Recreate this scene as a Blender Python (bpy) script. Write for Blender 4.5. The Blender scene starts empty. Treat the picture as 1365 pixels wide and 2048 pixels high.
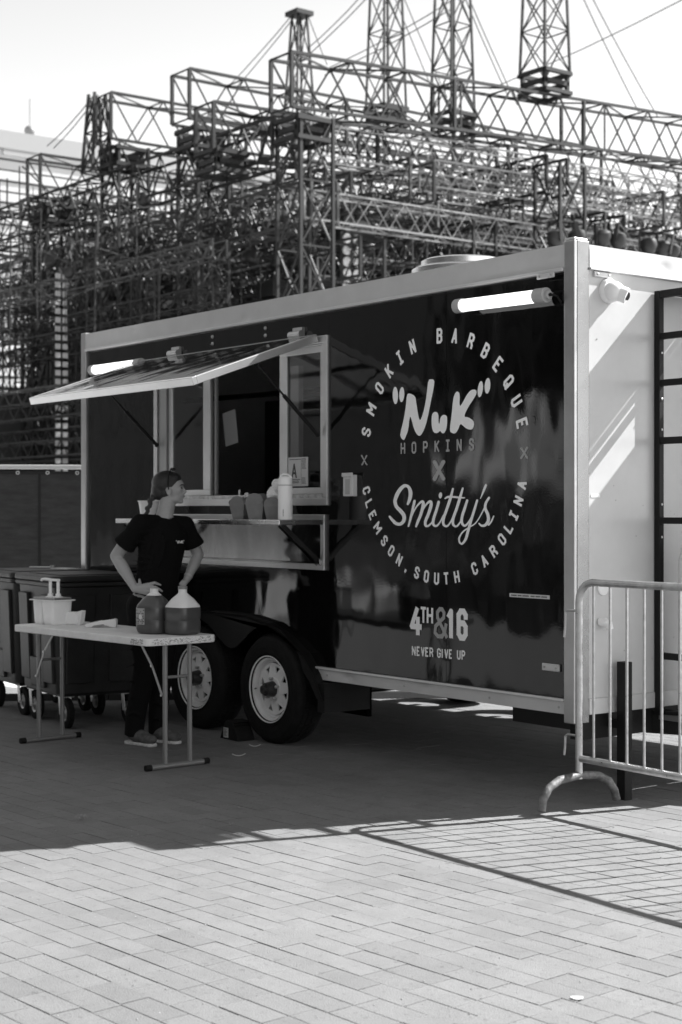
import bpy, math, random
from mathutils import Vector, Matrix
R = random.Random(7)
rad = math.radians
sc = bpy.context.scene
COL = sc.collection

# ---------------------------------------------------------------- camera, sky, sun, exposure
CAM = Vector((5.488, -5.697, 1.466)); YAW = rad(52.482); FPX = 3129.0; PX, PY = 682.5, 1022.0
cam = bpy.data.cameras.new('camera'); camo = bpy.data.objects.new('camera', cam); COL.objects.link(camo)
camo.location = CAM; camo.rotation_euler = (math.pi/2, 0, YAW)
cam.sensor_fit = 'VERTICAL'; cam.sensor_height = 36.0; cam.lens = FPX/2048*36.0
cam.shift_y = -2/2048; cam.clip_start = .1; cam.clip_end = 2500
cam.dof.use_dof = True; cam.dof.focus_distance = 7.4; cam.dof.aperture_fstop = 3.8; cam.dof.aperture_blades = 9
sc.camera = camo
SUN_EL = math.atan(.90); SX, SY = .262, .965
w = bpy.data.worlds.new('World'); sc.world = w; w.use_nodes = True
nt = w.node_tree; nt.nodes.clear()
sky = nt.nodes.new('ShaderNodeTexSky'); sky.sky_type = 'NISHITA'; sky.sun_disc = False
sky.sun_elevation = SUN_EL; sky.sun_rotation = math.atan2(SX, SY); sky.air_density = 2.0; sky.dust_density = 0.0
bw = nt.nodes.new('ShaderNodeSeparateColor')   # monochrome photograph: the red record of the sky
bg = nt.nodes.new('ShaderNodeBackground'); bg.inputs[1].default_value = .093
wo = nt.nodes.new('ShaderNodeOutputWorld')
nt.links.new(sky.outputs[0], bw.inputs[0]); nt.links.new(bw.outputs[0], bg.inputs[0]); nt.links.new(bg.outputs[0], wo.inputs[0])
sl = bpy.data.lights.new('sun', 'SUN'); sl.energy = 4.5; sl.angle = rad(.5); sl.color = (1, 1, 1)
so = bpy.data.objects.new('sun', sl); COL.objects.link(so)
sd = Vector((SX*math.cos(SUN_EL), SY*math.cos(SUN_EL), math.sin(SUN_EL)))
so.rotation_euler = sd.to_track_quat('Z', 'Y').to_euler(); so.location = (10, 20, 30)
sc.view_settings.view_transform = 'Standard'; sc.view_settings.look = 'None'
sc.view_settings.exposure = 1.52; sc.view_settings.gamma = 1; sc.view_settings.use_curve_mapping = False
sc.cycles.max_bounces = 8

# ---------------------------------------------------------------- measuring helpers: photograph point -> point on a known plane
CR = Vector((math.cos(YAW), math.sin(YAW))); CF = Vector((-math.sin(YAW), math.cos(YAW)))
def ray(x, y):
    a = (x-PX)/FPX; b = (PY-y)/FPX
    return Vector((CR.x*a+CF.x, CR.y*a+CF.y, b))
def ony(x, y, Y=0.0): r = ray(x, y); return CAM+r*((Y-CAM.y)/r.y)
def onx(x, y, X=0.0): r = ray(x, y); return CAM+r*((X-CAM.x)/r.x)
def onz(x, y, Z=0.0): r = ray(x, y); return CAM+r*((Z-CAM.z)/r.z)
def topx(p):
    d = Vector(p)-CAM; z = d.x*CF.x+d.y*CF.y
    return (PX+FPX*(d.x*CR.x+d.y*CR.y)/z, PY-FPX*d.z/z, z)

# ---------------------------------------------------------------- materials (the photograph is monochrome)
MATS = {}
def mat(name, v, rough=.6, metal=0.0, var=0.0, scale=6.0, bump=0.0, bscale=60.0, emit=None, coat=0.0, stretch=(1, 1, 1), spec=None, rvar=0.0):
    if name in MATS: return MATS[name]
    m = bpy.data.materials.new(name); m.use_nodes = True; n = m.node_tree.nodes; l = m.node_tree.links
    b = n['Principled BSDF']; b.inputs['Base Color'].default_value = (v, v, v, 1)
    b.inputs['Roughness'].default_value = rough; b.inputs['Metallic'].default_value = metal
    if coat: b.inputs['Coat Weight'].default_value = coat; b.inputs['Coat Roughness'].default_value = .03
    if spec is not None: b.inputs['Specular IOR Level'].default_value = spec
    if var or bump or rvar:
        tc = n.new('ShaderNodeTexCoord'); mp = n.new('ShaderNodeMapping'); mp.inputs['Scale'].default_value = stretch
        l.new(tc.outputs['Object'], mp.inputs[0])
    if var or rvar:
        t = n.new('ShaderNodeTexNoise'); t.inputs['Scale'].default_value = scale; t.inputs['Detail'].default_value = 8; t.inputs['Roughness'].default_value = .65
        l.new(mp.outputs[0], t.inputs['Vector'])
        if var:
            mr = n.new('ShaderNodeMapRange'); mr.inputs[1].default_value = .3; mr.inputs[2].default_value = .7
            mr.inputs[3].default_value = v*(1-var); mr.inputs[4].default_value = min(.95, v*(1+var))
            l.new(t.outputs['Fac'], mr.inputs[0]); l.new(mr.outputs[0], b.inputs['Base Color'])
        if rvar:
            m2 = n.new('ShaderNodeMapRange'); m2.inputs[1].default_value = .3; m2.inputs[2].default_value = .7
            m2.inputs[3].default_value = max(0, rough-rvar); m2.inputs[4].default_value = rough+rvar
            l.new(t.outputs['Fac'], m2.inputs[0]); l.new(m2.outputs[0], b.inputs['Roughness'])
    if bump:
        t2 = n.new('ShaderNodeTexNoise'); t2.inputs['Scale'].default_value = bscale; t2.inputs['Detail'].default_value = 4
        l.new(mp.outputs[0], t2.inputs['Vector'])
        bp = n.new('ShaderNodeBump'); bp.inputs['Strength'].default_value = bump; bp.inputs['Distance'].default_value = .01
        l.new(t2.outputs['Fac'], bp.inputs['Height']); l.new(bp.outputs[0], b.inputs['Normal'])
    if emit: b.inputs['Emission Color'].default_value = (1, 1, 1, 1); b.inputs['Emission Strength'].default_value = emit
    MATS[name] = m; return m

def paver_mat():
    m = mat('paver', .27, .85, bump=.35, bscale=180)
    n = m.node_tree.nodes; l = m.node_tree.links; b = n['Principled BSDF']
    geo = n.new('ShaderNodeNewGeometry'); oi = n.new('ShaderNodeObjectInfo')
    ad = n.new('ShaderNodeMath'); ad.operation = 'ADD'; l.new(geo.outputs['Random Per Island'], ad.inputs[0]); l.new(oi.outputs['Random'], ad.inputs[1])
    f0 = n.new('ShaderNodeMath'); f0.operation = 'FRACT'; l.new(ad.outputs[0], f0.inputs[0]); fr = n.new('ShaderNodeMath'); fr.operation = 'POWER'; fr.inputs[1].default_value = .55; l.new(f0.outputs[0], fr.inputs[0])
    mr = n.new('ShaderNodeMapRange'); mr.inputs[3].default_value = .87; mr.inputs[4].default_value = 1.03; l.new(fr.outputs[0], mr.inputs[0])
    pos = geo.outputs['Position']
    def noise(s, d, lo, hi, a, c):
        t = n.new('ShaderNodeTexNoise'); t.inputs['Scale'].default_value = s; t.inputs['Detail'].default_value = d; l.new(pos, t.inputs['Vector'])
        q = n.new('ShaderNodeMapRange'); q.inputs[1].default_value = lo; q.inputs[2].default_value = hi; q.inputs[3].default_value = a; q.inputs[4].default_value = c
        l.new(t.outputs['Fac'], q.inputs[0]); return q.outputs[0]
    cur = mr.outputs[0]
    for args in ((.45, 3, .3, .7, .93, 1.06), (330, 2, .3, .7, .76, 1.22), (1.1, 5, .3, .7, .90, 1.08), (9, 6, .35, .65, .95, 1.05), (38, 3, .28, .40, .70, 1.0)):
        mu = n.new('ShaderNodeMath'); mu.operation = 'MULTIPLY'; l.new(cur, mu.inputs[0]); l.new(noise(*args), mu.inputs[1]); cur = mu.outputs[0]
    fi = n.new('ShaderNodeMath'); fi.operation = 'MULTIPLY'; fi.inputs[1].default_value = .176; l.new(cur, fi.inputs[0]); l.new(fi.outputs[0], b.inputs['Base Color'])
    return m
def far_paving_mat():
    m = bpy.data.materials.new('far_paving'); m.use_nodes = True; n = m.node_tree.nodes; l = m.node_tree.links; b = n['Principled BSDF']
    b.inputs['Roughness'].default_value = .9
    geo = n.new('ShaderNodeNewGeometry'); mp = n.new('ShaderNodeMapping'); mp.inputs['Rotation'].default_value = (0, 0, rad(-3.6)); l.new(geo.outputs['Position'], mp.inputs[0])
    br = n.new('ShaderNodeTexBrick'); br.inputs['Scale'].default_value = 1; br.inputs['Brick Width'].default_value = .21; br.inputs['Row Height'].default_value = .105
    br.inputs['Mortar Size'].default_value = .004; br.inputs['Color1'].default_value = (.20, .20, .20, 1); br.inputs['Color2'].default_value = (.18, .18, .18, 1); br.inputs['Mortar'].default_value = (.12, .12, .12, 1)
    l.new(mp.outputs[0], br.inputs['Vector']); l.new(br.outputs['Color'], b.inputs['Base Color'])
    return m

# ---------------------------------------------------------------- mesh builder
class MB:
    def __init__(s): s.v = []; s.f = []
    def add(s, vs, fs):
        o = len(s.v); s.v += [tuple(p) for p in vs]; s.f += [tuple(i+o for i in f) for f in fs]; return s
    def box(s, x0, x1, y0, y1, z0, z1):
        return s.add([(x0,y0,z0),(x1,y0,z0),(x1,y1,z0),(x0,y1,z0),(x0,y0,z1),(x1,y0,z1),(x1,y1,z1),(x0,y1,z1)],
                     [(0,3,2,1),(4,5,6,7),(0,1,5,4),(1,2,6,5),(2,3,7,6),(3,0,4,7)])
    def obox(s, c, X, Y, Z):      # centre and three half-axis vectors
        c, X, Y, Z = map(Vector, (c, X, Y, Z)); vs = []
        for k in (-1, 1):
            for a, b in ((-1,-1),(1,-1),(1,1),(-1,1)): vs.append(c+X*a+Y*b+Z*k)
        return s.add(vs, [(0,3,2,1),(4,5,6,7),(0,1,5,4),(1,2,6,5),(2,3,7,6),(3,0,4,7)])
    def bar(s, p, q, r, n=4, r2=None, caps=True):
        return s.tube([p, q], [r, r if r2 is None else r2], n, caps)
    def tube(s, path, r, n=10, caps=True, closed=False):
        P = [Vector(p) for p in path]; m = len(P); rs = r if isinstance(r, (list, tuple)) else [r]*m
        up = None; vs = []
        for i in range(m):
            if closed: t = P[(i+1) % m]-P[i-1]
            else: t = P[min(i+1, m-1)]-P[max(i-1, 0)]
            t.normalize()
            if up is None:
                up = Vector((0,0,1)) if abs(t.z) < .9 else Vector((1,0,0))
            x = t.cross(up); x.normalize(); y = x.cross(t); y.normalize(); up = y
            ph = math.pi/n
            for k in range(n):
                a = 2*math.pi*k/n+ph; vs.append(P[i]+(x*math.cos(a)+y*math.sin(a))*rs[i])
        fs = []
        for i in range(m if closed else m-1):
            j = (i+1) % m
            for k in range(n): fs.append((i*n+k, i*n+(k+1) % n, j*n+(k+1) % n, j*n+k))
        if caps and not closed: fs += [tuple(range(n-1, -1, -1)), tuple((m-1)*n+k for k in range(n))]
        return s.add(vs, fs)
    def lathe(s, prof, c, axis='z', n=24, close=False, caps=True):
        c = Vector(c); vs = []; fs = []
        for (r, h) in prof:
            for k in range(n):
                a = 2*math.pi*k/n; ca, sa = r*math.cos(a), r*math.sin(a)
                d = {'z': (ca, sa, h), 'y': (ca, h, -sa), 'x': (h, ca, sa)}[axis]
                vs.append(c+Vector(d))
        m = len(prof)
        for i in range(m-1 if not close else m):
            j = (i+1) % m
            for k in range(n): fs.append((i*n+k, i*n+(k+1) % n, j*n+(k+1) % n, j*n+k))
        if not close and caps: fs += [tuple(range(n-1, -1, -1)), tuple((m-1)*n+k for k in range(n))]
        return s.add(vs, fs)
    def prism(s, poly, f0, f1):   # polygon (2d), two maps to 3d
        n = len(poly); vs = [f0(*p) for p in poly]+[f1(*p) for p in poly]
        return s.add(vs, [tuple(range(n-1, -1, -1)), tuple(range(n, 2*n))]+[(i, (i+1) % n, n+(i+1) % n, n+i) for i in range(n)])
    def ell(s, c, r, nu=14, nv=9, rot=None):
        c = Vector(c); vs = []; fs = []
        for i in range(1, nv):
            t = math.pi*i/nv
            for k in range(nu):
                a = 2*math.pi*k/nu; d = Vector((r[0]*math.sin(t)*math.cos(a), r[1]*math.sin(t)*math.sin(a), r[2]*math.cos(t)))
                if rot: d = rot @ d
                vs.append(c+d)
        t0 = Vector((0,0,r[2])); t1 = -t0
        if rot: t0 = rot @ t0; t1 = rot @ t1
        vs += [c+t0, c+t1]; N = len(vs)
        for i in range(nv-2):
            for k in range(nu): fs.append((i*nu+k, (i+1)*nu+k, (i+1)*nu+(k+1) % nu, i*nu+(k+1) % nu))
        for k in range(nu): fs.append((N-2, k, (k+1) % nu)); fs.append((N-1, (nv-2)*nu+(k+1) % nu, (nv-2)*nu+k))
        return s.add(vs, fs)
    def build(s, name, m, parent=None, smooth=False, bevel=0.0, seg=2, loc=None):
        me = bpy.data.meshes.new(name); me.from_pydata(s.v, [], s.f); me.update()
        o = bpy.data.objects.new(name, me); COL.objects.link(o)
        me.materials.append(m)
        if smooth:
            me.polygons.foreach_set('use_smooth', [True]*len(me.polygons)); me.set_sharp_from_angle(angle=rad(42))
        if bevel:
            b = o.modifiers.new('bevel', 'BEVEL'); b.width = bevel; b.segments = seg; b.limit_method = 'ANGLE'; b.angle_limit = rad(40)
        if parent: o.parent = parent
        if loc: o.location = loc
        return o
def thing(name, label, cat, loc=(0,0,0), rz=0.0, group=None):
    o = bpy.data.objects.new(name, None); COL.objects.link(o); o.location = loc; o.rotation_euler = (0, 0, rz)
    o['label'] = label; o['category'] = cat
    if group: o['group'] = group
    return o
def tag(o, label, cat, group=None):
    o['label'] = label; o['category'] = cat
    if group: o['group'] = group
    return o
def copy_thing(root, loc=None, rz=None, label=None):
    r = root.copy(); COL.objects.link(r)
    if loc is not None: r.location = loc
    if rz is not None: r.rotation_euler = (0, 0, rz)
    if label: r['label'] = label
    for ch in list(root.children):
        c = ch.copy(); COL.objects.link(c); c.parent = r
        for g in list(ch.children):
            d = g.copy(); COL.objects.link(d); d.parent = c
    return r

alu = mat('aluminium_trim', .62, .42, 1.0, var=.12, scale=3, rvar=.08)
alu_white = mat('white_aluminium', .60, .38, .25, var=.06, scale=4, bump=.12, bscale=2.2)
alu_dull = mat('galvanised_steel', .5, .42, .85, var=.25, scale=14, bump=.2, bscale=40)
steel = mat('stainless_steel', .42, .10, 1.0, rvar=.05, scale=4, bump=.35, bscale=2.6, stretch=(1, 1, .25))
black_paint = mat('black_steel_paint', .009, .5, bump=.1, bscale=80, spec=.25)
rubber = mat('rubber', .011, .8, var=.3, scale=20, bump=.3, bscale=90, spec=.2)
white_pl = mat('white_plastic', .86, .38, var=.05, scale=9)
dark_pl = mat('black_plastic', .020, .5, var=.35, scale=7, bump=.15, bscale=70)

# ---------------------------------------------------------------- ground
PV = paver_mat()
g = MB().add([(-900,-900,-.009),(900,-900,-.009),(900,900,-.009),(-900,900,-.009)], [(0,1,2,3)]).build('ground', far_paving_mat()); g['kind'] = 'structure'
bed = [CAM.xy+CF*Z_+CR*((X_-PX)/FPX*Z_) for Z_, X_ in ((2.5, -60), (2.5, 1420), (13.3, 1520), (13.3, -160))]
g = MB().add([(p.x, p.y, -.0042) for p in bed], [(0,1,2,3)]).build('ground_sand', mat('joint_sand', .15, .95, var=.85, scale=4)); g['kind'] = 'structure'
A0 = rad(3.6); E1 = Vector((math.cos(A0), math.sin(A0))); E2 = Vector((-math.sin(A0), math.cos(A0)))
PITCH, BL = .1035, .206
pav = bpy.data.objects.new('pavement', None); COL.objects.link(pav); pav['kind'] = 'structure'
def brick_geo(L, W, h, jit, rr):
    c = .0012; a, b = L/2, W/2; q = [rr.uniform(-jit, jit) for _ in range(4)]
    vs = [(-a,-b,-.03),(a,-b,-.03),(a,b,-.03),(-a,b,-.03), (-a,-b,h-c+q[0]),(a,-b,h-c+q[1]),(a,b,h-c+q[2]),(-a,b,h-c+q[3]),
          (-a+c,-b+c,h+q[0]),(a-c,-b+c,h+q[1]),(a-c,b-c,h+q[2]),(-a+c,b-c,h+q[3])]
    fs = [(0,1,5,4),(1,2,6,5),(2,3,7,6),(3,0,4,7),(4,5,9,8),(5,6,10,9),(6,7,11,10),(7,4,8,11),(8,9,10,11)]
    return vs, fs
cells = []
row_off = {}
off = 0.0
for j in range(-70, 60):
    if R.random() < .62: off = R.choice([0, .5, .5, .25, .75, R.random()])
    row_off[j] = off
for j in range(-70, 60):
    for i in range(-70, 60):
        u = (i+row_off[j])*BL; v = j*PITCH; p = E1*u+E2*v
        X, Y, Z = topx((p.x, p.y, 0))
        if Z < 2.5 or Z > 13.2: continue
        if X < -140 or X > 1500 or Y > 2150: continue
        cells.append((Z, p.x, p.y, -60 < X < 1425 and Y < 2085))
cells.sort(key=lambda c: c[0])
variants = []
for k in range(6):
    vs, fs = brick_geo(BL-.0034-.0008*(k % 3), PITCH-.0012-.0014*(k % 2), 0, .0007, R)
    me = bpy.data.meshes.new('brick'); me.from_pydata(vs, [], fs); me.materials.append(PV); variants.append(me)
cnt = 0; rest = MB()
for Z, x, y, inframe in cells:
    if inframe and cnt < 300:
        o = bpy.data.objects.new('brick', R.choice(variants)); COL.objects.link(o); o.parent = pav
        o.location = (x, y, R.uniform(-.0012, .0008)); o.rotation_euler = (R.gauss(0, .004), R.gauss(0, .003), A0+R.gauss(0, .004)+(math.pi if R.random() < .5 else 0)); cnt += 1
    else:
        vs, fs = brick_geo(BL-.0030-R.random()*.0016, PITCH-.0010-R.random()*.0022, R.uniform(-.001, .0008), .0007, R)
        a = A0+R.gauss(0, .004); ca, sa = math.cos(a), math.sin(a)
        rest.add([(x+q[0]*ca-q[1]*sa, y+q[0]*sa+q[1]*ca, q[2]) for q in vs], fs)
o = rest.build('bricks', PV, pav); o['kind'] = 'stuff'
# far pavement beyond the built bricks
fr = MB()
d0 = CAM.xy+CF*13.0
pts = [d0-CR*60, d0+CR*60, d0+CR*60+CF*400, d0-CR*60+CF*400]
fr.add([(p.x, p.y, .0) for p in pts], [(0,1,2,3)]).build('road', mat('pale_concrete', .50, .9, var=.12, scale=.8))['kind'] = 'structure'

# ---------------------------------------------------------------- food trailer
tr = thing('food_trailer', 'black glossy barbecue food trailer with raised serving hatch and white round lettering', 'food trailer', (-2.5, 0, 0))
TL = Vector((2.5, 0, 0))
def part(mb, name, m, parent=tr, **k):
    if parent is not None:
        off = TL
        mb.v = [tuple(Vector(p)+off) for p in mb.v]
    return mb.build(name, m, parent, **k)
# glossy black vinyl wrap: large scale waviness bends the reflections
vin = bpy.data.materials.new('black_vinyl'); vin.use_nodes = True
n = vin.node_tree.nodes; l = vin.node_tree.links; b = n['Principled BSDF']
b.inputs['Base Color'].default_value = (.004, .004, .004, 1); b.inputs['Roughness'].default_value = .05; b.inputs['IOR'].default_value = 1.5
tc = n.new('ShaderNodeTexCoord'); mp = n.new('ShaderNodeMapping'); mp.inputs['Scale'].default_value = (1.6, 1, .8); l.new(tc.outputs['Object'], mp.inputs[0])
t1 = n.new('ShaderNodeTexNoise'); t1.inputs['Scale'].default_value = 2.6; t1.inputs['Detail'].default_value = 1.2; l.new(mp.outputs[0], t1.inputs['Vector'])
t2 = n.new('ShaderNodeTexNoise'); t2.inputs['Scale'].default_value = 90; t2.inputs['Detail'].default_value = 2; l.new(tc.outputs['Object'], t2.inputs['Vector'])
b1 = n.new('ShaderNodeBump'); b1.inputs['Strength'].default_value = 1.0; b1.inputs['Distance'].default_value = .0065
b2 = n.new('ShaderNodeBump'); b2.inputs['Strength'].default_value = .10; b2.inputs['Distance'].default_value = .0007
l.new(t1.outputs['Fac'], b1.inputs['Height']); l.new(t2.outputs['Fac'], b2.inputs['Height']); l.new(b1.outputs[0], b2.inputs['Normal']); l.new(b2.outputs[0], b.inputs['Normal'])
sm = n.new('ShaderNodeMapRange'); sm.inputs[1].default_value = .35; sm.inputs[2].default_value = .75; sm.inputs[3].default_value = .03; sm.inputs[4].default_value = .09
t3 = n.new('ShaderNodeTexNoise'); t3.inputs['Scale'].default_value = 3; l.new(tc.outputs['Object'], t3.inputs['Vector']); l.new(t3.outputs['Fac'], sm.inputs[0]); l.new(sm.outputs[0], b.inputs['Roughness'])

Wd = 2.42     # trailer width
def xz_prism(poly, y0, y1): return MB().prism(poly, lambda x, z: (x, y0, z), lambda x, z: (x, y1, z))
def rect(x0, x1, z0, z1): return [(x0, z0), (x1, z0), (x1, z1), (x0, z1)]
YW = .0
part(xz_prism(rect(-5.073, -4.092, .50, 2.68), YW, .03), 'wall_panel', vin)
part(xz_prism(rect(-4.090, -2.051, 2.531, 2.68), YW, .03), 'wall_panel', vin)
part(xz_prism(rect(-4.090, -2.051, 1.446, 1.499), YW, .03), 'wall_panel', vin)
part(xz_prism([(-4.09, .76), (-2.88, .775), (-2.55, .73), (-2.30, .62), (-2.155, .50), (-2.051, .50), (-2.051, 1.105), (-4.09, 1.105)], YW, .03), 'wall_panel', vin)
part(xz_prism(rect(-2.049, -.983, .50, 2.68), YW, .03), 'wall_panel', vin)
part(xz_prism(rect(-.980, -.060, .50, 2.68), YW, .03), 'wall_panel', vin)
# roof rail with dents
def dent_rail(x0, x1, z0, z1, y, th, name, m, axis='x', nd=14):
    NX, NZ = 160, 8; mb = MB(); vs = []; dents = [(R.uniform(x0, x1), R.uniform(z0+.02, z1-.02), R.uniform(.012, .03), R.uniform(.002, .005)) for _ in range(nd)]
    for i in range(NX+1):
        for k in range(NZ+1):
            a = x0+(x1-x0)*i/NX; z = z0+(z1-z0)*k/NZ
            d = sum(dp*math.exp(-((a-dx)**2*.35+(z-dz)**2)/(s*s)) for dx, dz, s, dp in dents)+.0012*math.sin(a*3.1)+.001*math.sin(a*11+z*20)
            vs.append((a, y+d, z) if axis == 'x' else (-y-d, a, z))
    fs = [(i*(NZ+1)+k, (i+1)*(NZ+1)+k, (i+1)*(NZ+1)+k+1, i*(NZ+1)+k+1) for i in range(NX) for k in range(NZ)]
    mb.add(vs, fs)
    if axis == 'x': mb.box(x0, x1, y+.007, y+th, z0, z1)
    else: mb.box(-y-th, -y-.007, x0, x1, z0, z1)
    return mb
part(dent_rail(-5.073, -.066, 2.690, 2.806, -.018, .06, '', None), 'roof_rail', alu_white, smooth=True)
part(MB().box(-5.073, -.066, -.034, .0, 2.672, 2.6895), 'rail_lip', mat('bright_lip', .72, .3, .4), bevel=.003)
part(dent_rail(-2.16, -.066, .443, .507, -.012, .05, '', None, nd=3), 'bottom_rail', alu_white, smooth=True)
part(MB().box(-2.158, -.066, -.026, .0, .5075, .521), 'rail_lip', MATS['bright_lip'], bevel=.003)
part(dent_rail(-5.073, -3.98, .443, .507, -.012, .05, '', None, nd=2), 'bottom_rail', alu_white, smooth=True)
for x in (-2.05, -1.33, -.62, -.11): part(MB().lathe([(.006, 0), (.006, .003), (.003, .005)], (x, -.0155, .475), 'y', 8), 'screw', alu_dull)
# corner posts
post_m = mat('post_aluminium', .50, .30, .85, var=.10, scale=5, bump=.1, bscale=2.5)
part(MB().box(-.065, .008, -.024, .0, .401, 2.822), 'corner_post', post_m, bevel=.006, seg=3)
part(MB().box(-.03, .008, .0005, .0845, .401, 2.822), 'post_flange', mat('flange_dark_reflection', .30, .28, 1.0, var=.18, scale=6, rvar=.08, bump=.1, bscale=3), bevel=.003)  # right face of the post, base colour darkened for its reflection
part(MB().box(-5.147, -5.075, -.024, .09, .401, 2.815), 'corner_post', post_m, bevel=.006, seg=3)
part(MB().box(-.062, .004, -.020, .080, 2.8225, 2.836), 'post_cap', post_m, bevel=.006)
# end wall (white), with trims
endm = mat('white_sheet', .57, .34, var=.07, scale=2.5, bump=.08, bscale=1.5)
part(MB().box(-.03, .0, .0848, Wd, .50, 2.70), 'end_wall', endm)
part(dent_rail(.0848, Wd, 2.692, 2.806, -.010, .04, '', None, 'y', nd=6), 'end_roof_rail', alu_white, smooth=True)
part(MB().box(.0, .022, .0848, Wd, 2.680, 2.6915), 'rail_lip', MATS['bright_lip'], bevel=.002)
part(MB().box(-.03, .010, .0848, Wd, .440, .520), 'end_bottom_rail', alu_white, bevel=.003)
# rest of the shell
part(MB().box(-5.14, -.031, Wd-.03, Wd, .50, 2.75), 'back_wall', mat('white_inside', .55, .5, var=.05))
part(MB().box(-5.14, -5.11, .0905, Wd-.031, .50, 2.75), 'far_end_wall', endm)
part(MB().box(-5.14, -.031, .0, Wd, 2.7515, 2.798), 'roof', mat('white_roof', .75, .5, var=.05))
part(MB().box(-5.10, -.031, .335, Wd-.031, .44, .499), 'floor', mat('trailer_floor', .05, .7))
# vents on the roof
mb = MB()
vv = onz(925, 528, 2.915); vc = (vv.x, vv.y, 2.84)
mb.lathe([(.30, 0), (.30, .035), (.275, .05), (.245, .052), (.245, .085), (.225, .095), (.0, .097)], vc, 'z', 40)
part(mb, 'roof_vent', mat('spun_aluminium', .75, .22, 1.0), smooth=True)
# window: outer frame, inner frames, sashes, glass
frm = mat('window_frame', .60, .36, .8, var=.06, scale=6)
X0, X1, Z0, Z1 = -4.088, -2.050, 1.500, 2.530
def frame_mb(x0, x1, z0, z1, wd, y0, y1, wl=None, wr=None):
    wl = wl or wd; wr = wr or wd; mb = MB(); mb.box(x0, x1, y0, y1, z0, z0+wd); mb.box(x0, x1, y0, y1, z1-wd, z1)
    mb.box(x0, x0+wl, y0, y1, z0+wd, z1-wd); mb.box(x1-wr, x1, y0, y1, z0+wd, z1-wd); return mb
wf = part(frame_mb(X0, X1, Z0, Z1, .045, -.016, .06), 'window_frame', frm, bevel=.003)
part(frame_mb(X0+.0455, X1-.0455, Z0+.0455, Z1-.0455, .009, .004, .055), 'inner_frame', frm, bevel=.002)
part(MB().box(-4.02, -3.93, -.006, .05, Z0+.068, Z1-.068), 'jamb_panel', mat('jamb_grey', .35, .5, .6), bevel=.002)
glass = bpy.data.materials.new('dark_glass'); glass.use_nodes = True; b = glass.node_tree.nodes['Principled BSDF']
b.inputs['Base Color'].default_value = (.55, .55, .55, 1); b.inputs['Roughness'].default_value = .03; b.inputs['Transmission Weight'].default_value = 1.0; b.inputs['IOR'].default_value = 1.02; b.inputs['Coat Weight'].default_value = 1.0; b.inputs['Coat Roughness'].default_value = .02
for (a, c, y, wl, wr) in ((-3.925, -3.39, .008, .055, .085), (-2.58, -2.105, .008, .08, .045)):
    sf = part(frame_mb(a, c, Z0+.07, Z1-.055, .040, y, y+.03, wl, wr), 'sash', frm, bevel=.003)
    part(MB().box(a+wl+.0005, c-wr-.0005, y+.012, y+.016, Z0+.1105, Z1-.0955), 'pane', glass, sf)
for x in (-3.345, -3.36):
    pass
part(MB().box(-3.372, -3.350, .032, .052, Z0+.07, Z1-.07), 'track', mat('jamb_grey', .35), bevel=.002)
part(MB().box(X0+.068, X1-.068, -.004, .10, Z0+.0455, Z0+.069), 'sill', mat('worn_sill', .55, .45, .6, var=.35, scale=30))
# grade card on the right pane
card = part(MB().box(-2.49, -2.285, -.0005+.012, .0135+.003, 1.62, 1.80), 'grade_card', mat('card_white', .62, .7), bevel=0)
# counter recess (stainless box) and folding shelf
part(frame_mb(-4.088, -2.083, 1.106, 1.445, .038, -.014, .04), 'counter_frame', frm, bevel=.003)
cr = MB(); cr.box(-4.05, -2.121, .036, .040, 1.144, 1.407)
part(cr, 'counter_back_panel', steel)
part(MB().box(-4.05, -2.122, -.004, .034, 1.1445, 1.150), 'counter_bottom_lip', steel)
sh = MB(); sh.box(-4.045, -2.085, -.345, -.017, 1.382, 1.414)
sh = part(sh, 'folding_shelf', mat('shelf_steel', .66, .25, 1.0, rvar=.06, scale=8), bevel=.004)
part(MB().box(-3.62, -3.50, -.3495, -.3455, 1.388, 1.406), 'latch', black_paint, sh, bevel=.002)
for x in (-2.13, -3.98):
    mb = MB()
    for dx in (-.018, .018):
        mb.obox((x+dx, -.155, 1.262), (.004, 0, 0), (0, .143, -.118), (0, .009, .010))
    mb.obox((x, -.155, 1.262), (.016, 0, 0), (0, .143, -.118), (0, .0015, .002))
    part(mb, 'shelf_strut', steel)
# awning hatch, propped open
hz = 2.515; y1 = -.92; z1 = 2.205
ax0, ax1 = -4.19, -2.125
dirv = Vector((0, y1+.03, z1-hz)); LN = dirv.length; dirv.normalize(); nv = Vector((0, -dirv.z, dirv.y)); nv = nv if nv.z > 0 else -nv
hb = Vector((0, -.03, hz))
def hp(x, s, t): q = hb+dirv*s+nv*t; return (x, q.y, q.z)
aw = MB()
def hbox(mb, x0, x1, s0, s1, t0, t1):
    vs = [hp(x, s, t) for t in (t0, t1) for (x, s) in ((x0, s0), (x1, s0), (x1, s1), (x0, s1))]
    mb.add(vs, [(0,3,2,1),(4,5,6,7),(0,1,5,4),(1,2,6,5),(2,3,7,6),(3,0,4,7)])
hbox(aw, ax0+.02, ax1-.02, .02, LN-.02, .012, .020)
awn = part(aw, 'awning_hatch', mat('hatch_underside', .62, .16, .9, rvar=.06, bump=.25, bscale=2.5))
mb = MB()
hbox(mb, ax0, ax1, LN-.03, LN, -.022, .026); hbox(mb, ax0, ax0+.03, .0, LN-.0305, -.022, .026); hbox(mb, ax1-.03, ax1, 0, LN-.0305, -.022, .026)
hbox(mb, ax0+.031, ax1-.031, 0, .03, -.022, .026)
part(mb, 'hatch_frame', frm, awn, bevel=.003)
mb = MB(); hbox(mb, ax0+.031, ax1-.031, .031, LN-.031, .0205, .0245)
part(mb, 'hatch_skin', vin, awn)
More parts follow.
